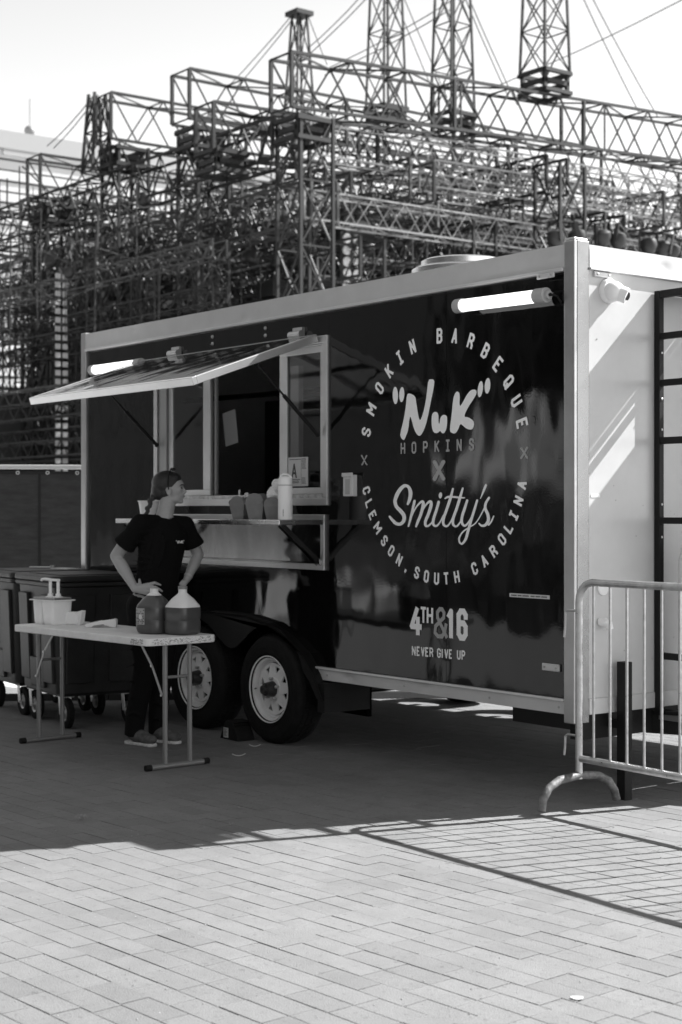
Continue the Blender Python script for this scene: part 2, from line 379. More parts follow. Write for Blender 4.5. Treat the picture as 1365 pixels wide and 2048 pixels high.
mb = MB(); hbox(mb, ax0+.5, ax0+.53, .05, LN-.04, -.005, .011); hbox(mb, ax0+1.5, ax0+1.53, .05, LN-.04, -.005, .011); hbox(mb, ax0+.06, ax1-.06, .45, .475, -.004, .0105)
part(mb, 'hatch_brace', frm, awn)
for xx in (ax0+.42, ax1-.42):
    path = [hp(xx+.07*math.cos(a), LN-.13+.045*math.sin(a), -.006-.035*math.sin(a/2)) for a in [i*math.pi/8 for i in range(17)]]
    part(MB().tube(path, .005, 6), 'hatch_handle', mat('bright_lip', .8), awn, smooth=True)
for xx in (-3.79, -2.35):
    mb = MB(); mb.bar((xx-.06, -.030, 2.555), (xx+.06, -.030, 2.555), .024, 12); mb.box(xx-.05, xx+.05, -.02, .0, 2.535, 2.60)
    part(mb, 'hinge', alu, smooth=True)
for xx in (-3.34, -2.72):
    for zz in (2.585, 2.632):
        part(MB().lathe([(.014, 0), (.014, -.004), (.008, -.010)], (xx, -.0005, zz), 'y', 10), 'bolt', alu_dull, smooth=True)
# gas struts
gs = MB(); 
for (a, bq) in (((-2.13, -.03, 1.93), hp(-2.165, .46, -.02)), ((-4.02, -.03, 1.93), hp(-4.06, .46, -.02))):
    a = Vector(a); bq = Vector(bq); mid = a.lerp(bq, .55)
    mb = MB(); mb.bar(a, mid, .0125, 10); mb.bar(mid, bq, .006, 8); mb.ell(a, (.016,.016,.016), 8, 6); mb.ell(bq, (.018,.018,.018), 8, 6)
    part(mb, 'gas_strut', black_paint, smooth=True)
# tube lamps
glow = mat('lit_diffuser', .9, .4, emit=.62)
def lamp(x0, x1, z0, z1):
    y = -.075; a = Vector((x0, y, z0)); c = Vector((x1, y, z1)); d = (c-a).normalized()
    L = part(MB().bar(a+d*.045, c-d*.075, .0335, 20), 'tube_lamp', glow, smooth=True)
    part(MB().bar(a-d*.005, a+d*.0445, .0385, 20), 'end_cap', mat('lamp_grey', .42, .45), L, smooth=True)
    part(MB().bar(c-d*.0745, c, .0385, 20), 'end_cap', mat('lamp_grey', .42), L, smooth=True)
    part(MB().bar(c+d*.0005, c+d*.02, .022, 12), 'lamp_plug', mat('lamp_grey', .42), L, smooth=True)
    mb = MB(); mb.bar(c+d*.021, c+d*.03, .009, 8); mb.tube([c+d*.03, c+d*.055+Vector((0,.02,-.01)), c+d*.05+Vector((0,.05,-.04)), c+d*.03+Vector((0,.07,-.03))], .006, 6)
    part(mb, 'lamp_cord', black_paint, L, smooth=True)
    for t in (.2, .8): q = a.lerp(c, t); part(MB().box(q.x-.012, q.x+.012, y+.0365, -.0005, q.z-.012, q.z+.012), 'lamp_bracket', alu_dull, L)
for (xa, ya, xb, yb) in ((915, 612.5, 1094, 590), (185, 740.5, 284, 727)):
    pa, pb = ony(xa, ya, -.075), ony(xb, yb, -.075); lamp(pa.x, pb.x, pa.z, pb.z)
# marker plates, outlet, sticker strip
def plate(x0, x1, z0, z1, m=None, y=-.0005):
    p = part(MB().box(x0, x1, y-.012, y, z0, z1), 'marker_plate', m or alu_white, bevel=.005, seg=3)
    for x in (x0+.022, x1-.022): part(MB().lathe([(.006, 0), (.006, -.004), (.002, -.006)], (x, y-.0125, (z0+z1)/2), 'y', 8), 'screw', alu_dull, p)
plate(-.232, -.108, .652, .690); plate(-.235, -.112, 2.645, 2.671, y=-.035)
op = part(MB().box(-1.868, -1.772, -.035, -.0005, 1.553, 1.68), 'outlet_box', mat('outlet_grey', .62, .5), bevel=.004)
part(MB().box(-1.872, -1.768, -.043, -.0355, 1.668, 1.692), 'outlet_lid', MATS['outlet_grey'], op, bevel=.003)
part(MB().box(-1.842, -1.800, -.0385, -.0355, 1.565, 1.655), 'outlet_flap', mat('outlet_dark', .4, .5), op, bevel=.002)
part(MB().box(-.479, -.185, -.0020, -.0005, 1.016, 1.036), 'sticker_strip', mat('card_white', .62))
st = MB()
for k in range(44):
    if R.random() < .86: x = -.465+k*.0060; st.box(x, x+.0040, -.0026, -.0021, 1.0225, 1.0295)
part(st, 'sticker_print', black_paint)
# end wall fittings
dm = MB(); dm.lathe([(.062, 0), (.062, .02), (.055, .03), (.0, .03)], (0.0005, .225, 2.585), 'x', 28)
dome = part(dm, 'security_camera', white_pl, smooth=True)
part(MB().ell((.045, .225, 2.578), (.052, .056, .052), 20, 12), 'dome', white_pl, dome, smooth=True)
part(MB().bar((.06, .235, 2.572), (.100, .262, 2.552), .040, 18), 'lens_barrel', white_pl, dome, smooth=True)
part(MB().bar((.1005, .2622, 2.5518), (.104, .263, 2.551), .022, 14), 'lens', black_paint, dome)
p = part(MB().box(.0005, .014, .118, .245, 2.648, 2.676), 'marker_plate', alu_white, bevel=.005, seg=3)
for y in (.14, .223): part(MB().lathe([(.006, 0), (.006, .004), (.002, .006)], (.0145, y, 2.662), 'x', 8), 'screw', alu_dull, p)
part(MB().lathe([(.040, .0005), (.040, .010), (.033, .014), (.0, .014)], (0, .188, 1.078), 'x', 24), 'cable_port', white_pl, smooth=True)
part(MB().tube([(.001, .165, .905), (.03, .175, .905), (.045, .188, .895), (.047, .192, .87)], .020, 12), 'elbow_fitting', white_pl, smooth=True)
part(MB().box(.0005, .002, .105, .17, 1.535, 1.55), 'label_sticker', mat('pale_sticker', .9, .6))
for i in range(16):
    y = R.uniform(.12, .85); z = R.uniform(.6, 2.5)
    part(MB().lathe([(.004, 0), (.004, .002)], (.0005, y, z), 'x', 6), 'rivet', alu_dull)
# rack on the tongue end: square tube frame, shelf plates, cylinder
rk = part(MB().box(.004, .040, .575, .611, .402, 2.614), 'rack_frame', black_paint, bevel=.003)
mb = MB(); mb.box(.37, .41, .575, .611, .402, 2.614)
part(mb, 'rack_post', black_paint, rk, bevel=.003)
for z, h in ((2.595, .038), (2.376, .033), (2.133, .033), (1.832, .036), (1.416, .034), (.712, .034)):
    part(MB().box(.0405, .3695, .577, .609, z-h/2, z+h/2), 'rung', black_paint, rk, bevel=.003)
part(MB().box(.004, .41, .6115, 2.0, .375, .401), 'rack_floor', mat('checker_plate', .45, .4, .8), rk)
for z in (2.29, 2.05, 1.89, 1.50, 1.33, .89, .56):
    part(MB().lathe([(.007, 0), (.007, .003), (.003, .006)], (.0405, .593, z), 'x', 8), 'rack_screw', alu, rk)
mb = MB()   # added roof plate, slotted to let lit patches fall on the end wall
for (a, c) in ((.6115, .985), (1.003, 1.046), (1.30, 2.0)): mb.box(.004, .41, a, c, 2.600, 2.612)
part(mb, 'rack_shade_roof', black_paint, rk)
part(MB().box(.004, .15, 1.047, 1.50, .9, 2.599), 'rack_shade_box', white_pl, rk)  # unseen box added to shade the wall beside the lit patch
part(MB().box(.30, .41, 1.301, 2.0, .402, 2.599), 'rack_shade_panel', black_paint, rk)  # added panel out of view, blocks sun behind the rack
gy = .62
while topx((.21-.10, gy, 1.0))[0] < 1358: gy += .005
gy += .06
cy = part(MB().lathe([(.0, .41), (.10, .41), (.12, .44), (.12, 1.20), (.105, 1.27), (.06, 1.32), (.035, 1.33), (.035, 1.40), (.0, 1.40)], (.21, gy, .0), 'z', 28), 'gas_cylinder', white_pl, rk, smooth=True)
part(MB().lathe([(.055, 1.33), (.065, 1.36), (.065, 1.43), (.055, 1.44)], (.21, gy, 0), 'z', 20), 'valve_guard', alu_dull, cy, smooth=True)
# tongue, chassis, jack
part(MB().box(-5.0, -.10, .90, .96, .37, .4395), 'chassis_rail', black_paint)
part(MB().box(-5.0, -.10, 2.26, 2.32, .40, .4395), 'chassis_rail', black_paint)
part(MB().box(-.10, -.03, .06, 2.36, .31, .4390), 'cross_member', black_paint)
part(MB().box(ony(1026, 1430, .35).x, -.12, .35, 1.3, .30, .438), 'water_tank', mat('tank_black', .03, .6))
part(MB().obox((.62, .92, .36), (.70, .30, 0), (-.02, .035, 0), (0, 0, .06)), 'tongue_beam', black_paint)
part(MB().box(.0, 1.5, 1.17, 1.25, .29, .41), 'tongue_beam', black_paint)
part(MB().box(.03, .085, .262, .317, .0, .70), 'jack_leg', black_paint, bevel=.002)
part(MB().box(-.03, .0295, .262, .317, .36, .40), 'jack_bracket', black_paint, bevel=.002)
# fender skirt
fb = [(-4.26, .33), (-4.18, .50), (-4.0, .66), (-3.85, .735), (-3.68, .762), (-3.28, .786), (-2.88, .780), (-2.62, .745), (-2.40, .67), (-2.24, .58), (-2.13, .47), (-2.04, .33)]
inner = [(-2.10, .33), (-2.17, .43)]
def arc(cx, cz, r, a0, a1, k): return [(cx+r*math.cos(rad(a0+(a1-a0)*i/k)), cz+r*math.sin(rad(a0+(a1-a0)*i/k))) for i in range(k+1)]
inner += arc(-2.607, .345, .40, 20, 132, 12) + [(-2.97, .585), (-3.03, .572), (-3.09, .585)] + arc(-3.47, .345, .40, 48, 160, 12) + [(-3.93, .43), (-4.18, .33)]
part(xz_prism(fb+inner, -.060, -.052), 'fender_skirt', mat('fender_black', .005, .5, spec=.3))
fm = MB()
for i in range(len(fb)-1):
    a, c = fb[i], fb[i+1]; dx, dz = c[0]-a[0], c[1]-a[1]; L = math.hypot(dx, dz); nx, nz = -dz/L*.014, dx/L*.014
    fm.add([(a[0], -.0605, a[1]), (c[0], -.0605, c[1]), (c[0]+nx, -.066, c[1]+nz), (a[0]+nx, -.066, a[1]+nz), (a[0], .05, a[1]), (c[0], .05, c[1]), (c[0]+nx, .05, c[1]+nz), (a[0]+nx, .05, a[1]+nz)],
           [(0,1,2,3),(7,6,5,4),(3,2,6,7),(0,4,5,1),(0,3,7,4),(1,5,6,2)])
part(fm, 'fender_lip', mat('fender_black', .012), smooth=False)
part(MB().box(-4.2, -2.05, .30, .33, .20, .80), 'wheel_well_shade', mat('well_shade_black', .004, 1.0, spec=0.0))  # near-black sheet, its colour stands in for shade behind the wheels
part(MB().box(-2.10, -2.03, -.05, .30, .25, .43), 'mud_guard', black_paint)
# wheels
def wheel(x, y, z, flip=1, detail=True):
    r0 = .342; W = .205
    prof = [(.20, 0), (.235, -.004), (.30, -.008), (.322, .0), (.336, .018), (r0, .045), (r0, W-.045), (.336, W-.018), (.322, W), (.24, W), (.20, W)]
    if flip < 0: prof = [(a, -h) for a, h in prof][::-1]
    t = part(MB().lathe(prof, (x, y, z), 'y', 48, close=True), 'wheel', rubber, smooth=True)
    tm = MB()
    for k in range(60):
        a = 2*math.pi*k/60
        for q in range(3):
            yy = y+flip*(.050+q*.040); a2 = a+(q % 2)*.05
            c = Vector((x+(r0+.002)*math.cos(a2), yy, z+(r0+.002)*math.sin(a2)))
            tm.obox(c, (-math.sin(a2)*.014, 0, math.cos(a2)*.014), (0, .016, 0), (math.cos(a2)*.004, 0, math.sin(a2)*.004))
    o = part(tm, 'tread', rubber, t); o['kind'] = 'stuff'
    for q in (.225, .262, .305):
        part(MB().lathe([(q, y-.004-.003*(q > .25)), (q+.002, y-.0085), (q+.004, y-.004-.003*(q > .25))] if flip > 0 else [(q, y), (q+.002, y+.001), (q+.004, y)], (x, 0, z), 'y', 40, caps=False), 'sidewall_ring', rubber, t)
    rm = mat('rim_white', .85, .4, .0, var=.08, scale=8)
    f = flip
    rp = [(.212, -.006*f), (.206, -.006*f), (.200, .010*f), (.186, .014*f), (.180, .045*f), (.166, .052*f), (.160, .075*f), (.168, .15*f), (.2125, .16*f)]
    rim = part(MB().lathe(rp, (x, y, z), 'y', 48, close=True), 'rim', rm, t, smooth=True)
    if not detail: return
    # disc with eight triangular cut-outs
    D = MB(); N = 8; yf = y+.040*f; yb = y+.048*f
    def P(r, a, yy): return (x+r*math.cos(a), yy, z+r*math.sin(a))
    for k in range(N):
        a0 = 2*math.pi*k/N+.12; a1 = a0+2*math.pi/N; am = (a0+a1)/2
        ra, rb = .078, .163; ho, hi = .146, .098; wd = .19
        A = [(ra, a0), (ra, am), (ra, a1)]; O = [(rb, a0), (rb, am-.22), (rb, am), (rb, am+.22), (rb, a1)]
        H = [(hi, am), (ho, am-wd), (ho, am+wd)]
        pts = A+O+H; vs = [P(r, a, yf-.006*f*(r < .1)) for r, a in pts]+[P(r, a, yb) for r, a in pts]
        fs = [(0,3,9,8),(0,8,1),(1,8,2),(2,8,10,7),(3,4,9),(4,5,10,9) if False else (4,5,9),(5,10,9),(5,6,10),(6,7,10)]
        if f < 0: fs = [q[::-1] for q in fs]
        D.add(vs, fs+[(8,9,20,19),(9,10,21,20),(10,8,19,21)])
    part(D, 'rim_disc', rm, t)
    part(MB().lathe([(.079, .038*f), (.074, .030*f), (.058, .028*f), (.050, .030*f), (.050, .04*f)], (x, y, z), 'y', 32, close=True), 'hub_plate', rm, t, smooth=True)
    hub = part(MB().lathe([(.050, .03*f), (.046, .0), (.040, -.028*f), (.028, -.032*f), (.027, -.050*f), (.018, -.051*f), (.0, -.046*f)], (x, y, z), 'y', 24), 'hub', mat('greasy_hub', .06, .35, .6), t, smooth=True)
    for k in range(5):
        a = 2*math.pi*k/5+.3
        part(MB().lathe([(.010, .03*f), (.010, .008*f), (.006, .002*f)], (x+.066*math.cos(a), y, z+.066*math.sin(a)), 'y', 6), 'lug_nut', alu_dull, t)
    part(MB().bar((x-.168, y+.02, z-.01), (x-.150, y-.004, z-.01), .004, 6), 'valve_stem', black_paint, t)
wheel(-2.607, -.055, .343); wheel(-3.478, -.055, .343)
wheel(-2.607, Wd+.055, .343, -1, False); wheel(-3.478, Wd+.055, .343, -1, False)
part(MB().bar((-2.607, .12, .30), (-2.607, 2.3, .30), .035, 8), 'axle', black_paint); part(MB().bar((-3.478, .12, .30), (-3.478, 2.3, .30), .035, 8), 'axle', black_paint)
# interior
part(MB().box(-3.05, -2.98, .9, .96, .5, 2.70), 'inner_post', mat('inner_grey', .25, .5))
part(MB().box(-4.9, -3.45, 1.5, 2.2, .5, 2.35), 'fridge', mat('fridge_dark', .05, .35, .5), bevel=.01)
part(MB().box(-3.10, -2.2, 1.75, 2.36, .5, 2.2), 'shelf_unit', mat('fridge_dark', .05), bevel=.01)
part(MB().box(-5.0, -2.2, .045, .60, .82, 1.40), 'inner_counter', mat('inner_grey', .25))
part(MB().bar((-4.9, .75, 2.32), (-3.0, .75, 2.30), .02, 8), 'hanging_rail', black_paint)
part(MB().bar((-4.55, .75, 2.30), (-4.55, .75, 1.45), .014, 8), 'hanging_rod', black_paint)
part(MB().obox((-3.55, .28, 2.04), (.078, 0, .012), (0, .002, 0), (-.02, 0, .115)), 'order_slip', mat('card_white', .62))
part(MB().box(-3.20, -3.08, .52, .56, 1.75, 2.45), 'inner_panel', mat('inner_pale', .75, .5))
part(MB().box(-4.95, -2.2, 2.30, 2.38, 1.4, 2.4), 'inner_splash', mat('inner_steel', .6, .3, .9))
part(MB().box(-3.30, -3.24, 1.0, 1.06, .5, 2.6), 'inner_post', mat('inner_grey', .25))

# ---------------------------------------------------------------- lettering (thin vinyl film on the wall)
WHT = mat('white_vinyl', .94, .45); GRY = mat('grey_vinyl', .38, .5)
LV = [0]
def wall_poly(mb, pts, y=None):
    LV[0] += 1; yy = -.0008-(LV[0] % 240)*.000012
    q = [(x, yy, z) for x, z in pts]; a = sum(q[i][0]*q[(i+1) % len(q)][2]-q[(i+1) % len(q)][0]*q[i][2] for i in range(len(q)))
    if a < 0: q = q[::-1]
    mb.add(q, [tuple(range(len(q)))])
FONT = {
 'A': [[(0,0),(.5,1),(1,0)],[(.2,.33),(.8,.33)]], 'B': [[(0,0),(0,1),(.7,1),(1,.86),(1,.66),(.75,.53),(0,.53)],[(.75,.53),(1,.4),(1,.14),(.7,0),(0,0)]],
 'C': [[(1,.72),(1,.86),(.72,1),(.28,1),(0,.86),(0,.14),(.28,0),(.72,0),(1,.14),(1,.28)]], 'E': [[(1,1),(0,1),(0,0),(1,0)],[(0,.52),(.7,.52)]],
 'G': [[(1,.76),(1,.86),(.72,1),(.28,1),(0,.86),(0,.14),(.28,0),(.72,0),(1,.14),(1,.45),(.55,.45)]], 'H': [[(0,0),(0,1)],[(1,0),(1,1)],[(0,.5),(1,.5)]],
 'I': [[(.5,0),(.5,1)],[(.1,1),(.9,1)],[(.1,0),(.9,0)]], 'i': [[(.5,0),(.5,1)]], 'K': [[(0,0),(0,1)],[(1,1),(0,.42)],[(.3,.6),(1,0)]], 'L': [[(0,1),(0,0),(1,0)]],
 'M': [[(0,0),(0,1),(.5,.4),(1,1),(1,0)]], 'N': [[(0,0),(0,1),(1,0),(1,1)]], 'O': [[(.28,0),(0,.14),(0,.86),(.28,1),(.72,1),(1,.86),(1,.14),(.72,0),(.28,0)]],
 'P': [[(0,0),(0,1),(.72,1),(1,.86),(1,.6),(.72,.46),(0,.46)]], 'Q': [[(.28,0),(0,.14),(0,.86),(.28,1),(.72,1),(1,.86),(1,.14),(.72,0),(.28,0)],[(.55,.3),(1.05,-.08)]],
 'R': [[(0,0),(0,1),(.72,1),(1,.86),(1,.64),(.72,.5),(0,.5)],[(.6,.5),(1,.2),(1,0)]], 'S': [[(1,.76),(1,.86),(.72,1),(.28,1),(0,.86),(0,.66),(1,.34),(1,.14),(.72,0),(.28,0),(0,.14),(0,.24)]],
 'T': [[(0,1),(1,1)],[(.5,1),(.5,0)]], 'U': [[(0,1),(0,.14),(.28,0),(.72,0),(1,.14),(1,1)]], 'V': [[(0,1),(.5,0),(1,1)]], ',': [[(.4,.05),(.6,.05),(.45,-.14)]],
 '4': [[(.62,1),(0,.28),(1.05,.28)],[(.72,.62),(.72,0)]], '1': [[(.1,.8),(.6,1),(.6,0)]], '6': [[(1,.76),(1,.86),(.72,1),(.28,1),(0,.86),(0,.14),(.28,0),(.72,0),(1,.14),(1,.42),(.72,.55),(0,.55)]],
 '&': [[(1,0),(.22,.68),(.2,.88),(.4,1),(.62,1),(.78,.88),(.75,.70),(.05,.36),(0,.12),(.25,0),(.6,0),(.85,.2),(.95,.45)]],
 'X': [[(0,0),(1,1)],[(0,1),(1,0)]]}
def stroke(mb, P, s, tf):
    h = s/2
    for a, c in zip(P[:-1], P[1:]):
        dx, dy = c[0]-a[0], c[1]-a[1]; L = math.hypot(dx, dy)
        if L < 1e-6: continue
        ux, uy = dx/L, dy/L; e = h*.55
        pts = [(a[0]-ux*e-uy*h, a[1]-uy*e+ux*h), (c[0]+ux*e-uy*h, c[1]+uy*e+ux*h), (c[0]+ux*e+uy*h, c[1]+uy*e-ux*h), (a[0]-ux*e+uy*h, a[1]-uy*e-ux*h)]
        wall_poly(mb, [tf(*p) for p in pts])
    for q in P[1:-1]:
        wall_poly(mb, [tf(q[0]+h*math.cos(t*math.pi/4), q[1]+h*math.sin(t*math.pi/4)) for t in range(8)])
def glyph(ch, cx, cz, ang, W, H, s, m, slant=0.0, par=None, name='letter'):
    mb = MB(); ca, sa = math.cos(ang), math.sin(ang); w2, h2 = (W-s), (H-s)
    def tf(x, y): x = x+slant*y; return (cx+x*ca-y*sa, cz+x*sa+y*ca)
    for P in FONT[ch]: stroke(mb, [((p[0]-.5)*w2, (p[1]-.5)*h2) for p in P], s, tf)
    return part(mb, name, m, par if par else tr)
CC = (-1.037, 1.763); RR = .671
top_a = [165.7,153.8,141.8,130.9,120.7,110.1,90.0,79.0,67.4,56.2,45.5,34.7,24.4,13.7]
for ch, a in zip('SMOKINBARBEQUE', top_a):
    t = rad(a); glyph(ch, CC[0]+RR*math.cos(t), CC[1]+RR*math.sin(t), t-math.pi/2, .048 if ch != 'M' else .062, .086, .0155, WHT)
bot_a = [-164.7,-157.8,-151.4,-143.9,-135.7,-128.5,-121.,-114.6,-106.4,-99.5,-92.1,-85.2,-77.7,-64.7,-57.1,-49.5,-41.7,-35.,-28.5,-21.3,-13.9]
for ch, a in zip('CLEMSON,SOUTHCAROLINA', bot_a):
    t = rad(a); rr = RR*(1 if ch != ',' else 1.0); glyph(ch, CC[0]+rr*math.cos(t), CC[1]+rr*math.sin(t), t+math.pi/2, .043 if ch != 'M' else .056, .070, .0135, WHT)
def wpx(x, y): p = ony(x, y, 0); return (p.x, p.z)
def z1(x, y): return wpx(700+x/3.4125, 640+y/3.4125)
def z2(x, y): return wpx(700+x/3.4125, 940+y/3.4125)
def smooth_poly(pts, it=2):
    for _ in range(it):
        q = []
        for i in range(len(pts)):
            a, c = pts[i], pts[(i+1) % len(pts)]; q += [(a[0]*.75+c[0]*.25, a[1]*.75+c[1]*.25), (a[0]*.25+c[0]*.75, a[1]*.25+c[1]*.75)]
        pts = q
    return pts
def poly_letter(polys, fn, m, it=2):
    mb = MB()
    for p in polys: wall_poly(mb, [fn(*q) for q in smooth_poly(p, it)])
    return part(mb, 'letter', m)
def brush(path, fn, m, mb=None):   # path: (x, y, width) in measured units
    own = mb is None; mb = mb or MB()
    P = []
    for i in range(len(path)-1):   # catmull-rom
        p0 = path[max(i-1, 0)]; p1 = path[i]; p2 = path[i+1]; p3 = path[min(i+2, len(path)-1)]
        for k in range(6):
            t = k/6; P.append(tuple(.5*((2*p1[j])+(-p0[j]+p2[j])*t+(2*p0[j]-5*p1[j]+4*p2[j]-p3[j])*t*t+(-p0[j]+3*p1[j]-3*p2[j]+p3[j])*t**3) for j in range(3)))
    P.append(path[-1])
    for i in range(len(P)-1):
        a, c = P[i], P[i+1]; dx, dy = c[0]-a[0], c[1]-a[1]; L = math.hypot(dx, dy) or 1e-6; nx, ny = -dy/L, dx/L
        wall_poly(mb, [fn(a[0]+nx*a[2]/2, a[1]+ny*a[2]/2), fn(c[0]+nx*c[2]/2, c[1]+ny*c[2]/2), fn(c[0]-nx*c[2]/2, c[1]-ny*c[2]/2), fn(a[0]-nx*a[2]/2, a[1]-ny*a[2]/2)])
        wall_poly(mb, [fn(a[0]+a[2]/2*math.cos(t*math.pi/5), a[1]+a[2]/2*math.sin(t*math.pi/5)) for t in range(10)])
    a = P[-1]; wall_poly(mb, [fn(a[0]+a[2]/2*math.cos(t*math.pi/5), a[1]+a[2]/2*math.sin(t*math.pi/5)) for t in range(10)])
    if own: return part(mb, 'letter', m)
def ellp(cx, cy, a, b, tilt=0): return [(cx+a*math.cos(t)*math.cos(tilt)-b*math.sin(t)*math.sin(tilt), cy+a*math.cos(t)*math.sin(tilt)+b*math.sin(t)*math.cos(tilt)) for t in [i*math.pi/5 for i in range(10)]]
poly_letter([ellp(313, 515, 19, 62, -.02)], z1, WHT); poly_letter([ellp(357, 509, 18, 54, .05)], z1, WHT)
poly_letter([ellp(893, 472, 18, 58, .12)], z1, WHT); poly_letter([ellp(942, 449, 20, 56, .08)], z1, WHT)
poly_letter([[(391,508),(410,499),(450,520),(455,560),(470,655),(481,692),(502,640),(520,560),(530,480),(538,408),(560,403),(580,410),(577,450),(555,560),(530,685),(511,745),(487,790),(466,790),(441,750),(420,665),(411,658),(402,750),(383,800),(370,824),(350,802),(345,778),(368,690),(385,590)]], z1, WHT, 1)
poly_letter([[(566,635),(590,624),(608,640),(607,700),(614,712),(620,665),(640,645),(665,652),(668,690),(662,745),(645,776),(628,770),(619,755),(600,774),(573,768),(561,730),(560,670)]], z1, WHT, 1)
poly_letter([[(722,495),(740,486),(754,505),(750,598),(775,560),(800,510),(830,476),(864,475),(869,500),(850,535),(810,595),(788,640),(784,662),(812,663),(848,688),(851,722),(836,750),(800,744),(770,717),(756,707),(741,750),(721,778),(688,767),(685,740),(698,640),(707,540)]], z1, WHT, 1)
# HOPKINS
for ch, x, y in zip('HOPKINS', (365,440,518,597,671,749,834), (876,871,867,862,857,853,849)):
    c = z1(x, y); glyph(ch if ch != 'I' else 'I', c[0], c[1], 0, .041, .067, .0115, GRY)
def xmark(pts, m, wd):
    mb = MB(); brush([(pts[0][0], pts[0][1], wd), ((pts[0][0]+pts[1][0])/2, (pts[0][1]+pts[1][1])/2, wd*.86), (pts[1][0], pts[1][1], wd)], z1, m, mb)
    brush([(pts[2][0], pts[2][1], wd), ((pts[2][0]+pts[3][0])/2, (pts[2][1]+pts[3][1])/2, wd*.86), (pts[3][0], pts[3][1], wd)], z1, m, mb)
    part(mb, 'letter', m)
xmark([(583,970),(642,1083),(642,968),(583,1085)], GRY, 27)
xmark([(84,925),(118,987),(116,926),(85,987)], GRY, 10)
xmark([(1172,875),(1212,940),(1212,872),(1172,942)], GRY, 14)
# Smitty's, brush script
S = [
 [(398,232,16),(412,195,24),(416,150,26),(402,115,20),(375,108,22),(345,135,26),(322,175,26),(312,215,24),(322,250,24),(350,280,26),(372,310,26),(372,345,24),(350,368,22),(322,366,22),(295,345,20),(273,318,14)],
 [(443,212,18),(430,270,17),(415,335,16),(402,383,12)],
 [(408,360,8),(440,280,9),(470,235,12),(497,215,18),(503,240,22),(488,300,20),(468,350,19),(455,385,14)],
 [(462,360,8),(495,285,9),(525,235,12),(552,214,18),(558,240,22),(540,300,21),(520,350,20),(522,380,17),(545,378,13),(568,345,9),(585,300,8)],
 [(608,218,18),(592,275,19),(573,335,19),(572,372,17),(592,382,14),(615,360,10),(640,310,8)],
 [(706,128,13),(690,190,19),(665,265,19),(643,330,19),(642,370,17),(664,384,14),(688,360,10),(706,320,8)],
 [(774,125,13),(755,190,19),(732,265,19),(711,325,19),(708,368,17),(728,385,14),(752,360,10),(770,320,8)],
 [(652,194,10),(672,184,14),(712,184,13),(748,188,13),(785,190,8)],
 [(803,208,16),(785,265,19),(768,320,19),(768,362,18),(790,380,15),(820,345,10),(845,290,8),(866,235,10)],
 [(872,208,15),(855,265,17),(832,340,18),(812,410,19),(795,470,18),(770,503,14),(752,490,12),(752,455,11),(775,420,10),(815,392,9),(860,362,8),(900,300,8),(930,235,9)],
 [(931,103,15),(918,135,15),(902,175,9),(893,195,4)],
 [(952,190,16),(930,228,17),(928,265,20),(945,305,21),(948,345,21),(928,375,19),(903,380,15),(885,365,10)],
 [(950,375,12),(970,350,11),(985,315,9)]]
for st in S: brush(st, z2, WHT)
poly_letter([ellp(622, 173, 12, 22, .15)], z2, WHT)
# 4TH&16 and NEVER GIVE UP
def gpx(ch, x0, x1, yt, yb, s, m, fn=z2):
    a = fn(x0, yb); c = fn(x1, yt); dd = fn(x0, yt); e = fn(x1, yb)
    W = e[0]-a[0]; H = ((dd[1]-a[1])+(c[1]-e[1]))/2
    glyph(ch, (a[0]+e[0])/2, (a[1]+e[1]+dd[1]+c[1])/4, 0, W, H, s, m)
gpx('4', 413, 497, 928, 1135, .032, WHT); gpx('T', 485, 526, 933, 1047, .016, WHT); gpx('H', 528, 572, 936, 1050, .016, WHT)
gpx('&', 576, 674, 936, 1150, .023, GRY); gpx('1', 660, 718, 945, 1157, .032, WHT); gpx('6', 730, 806, 945, 1165, .033, WHT)
txt = 'NEVER GIVE UP'; xs = [425,457,487,516,545,None,597,627,648,678,None,733,764]; ws = [26,22,25,22,26,0,26,11,26,22,0,26,26]
for ch, x, wd in zip(txt, xs, ws):
    if x is None: continue
    y0 = 1201+(x-425)*.088
    gpx('i' if ch == 'I' else ch, x, x+wd, y0, y0+66, .0098, WHT)
# grade letter and lines on the window card
def card_glyph(ch, cx, cz, W, H, s, m):
    mb = MB(); 
    for P in FONT[ch]: stroke(mb, [((p[0]-.5)*(W-s), (p[1]-.5)*(H-s)) for p in P], s, lambda x, y: (cx+x, cz+y))
    mb.v = [(v[0]+2.5, .0109+v[1]*.2, v[2]) for v in mb.v]; return mb.build('card_print', m, card)
card_glyph('A', -2.425, 1.715, .058, .095, .014, mat('print_dark', .06, .6))
mb = MB()
for z in (1.785, 1.660, 1.650, 1.640): mb.box(-2.475, -2.375+.02*R.random(), .0105, .0112, z, z+.004)
for i in range(10): mb.box(-2.345, -2.300-.01*R.random(), .0105, .0112, 1.79-.007*i, 1.7925-.007*i)
for i in range(6): mb.box(-2.345, -2.300-.01*R.random(), .0105, .0112, 1.67-.007*i, 1.6725-.007*i)
mb.box(-2.352, -2.3505, .0105, .0112, 1.63, 1.79)
part(mb, 'card_lines', mat('print_dark', .06), tr)

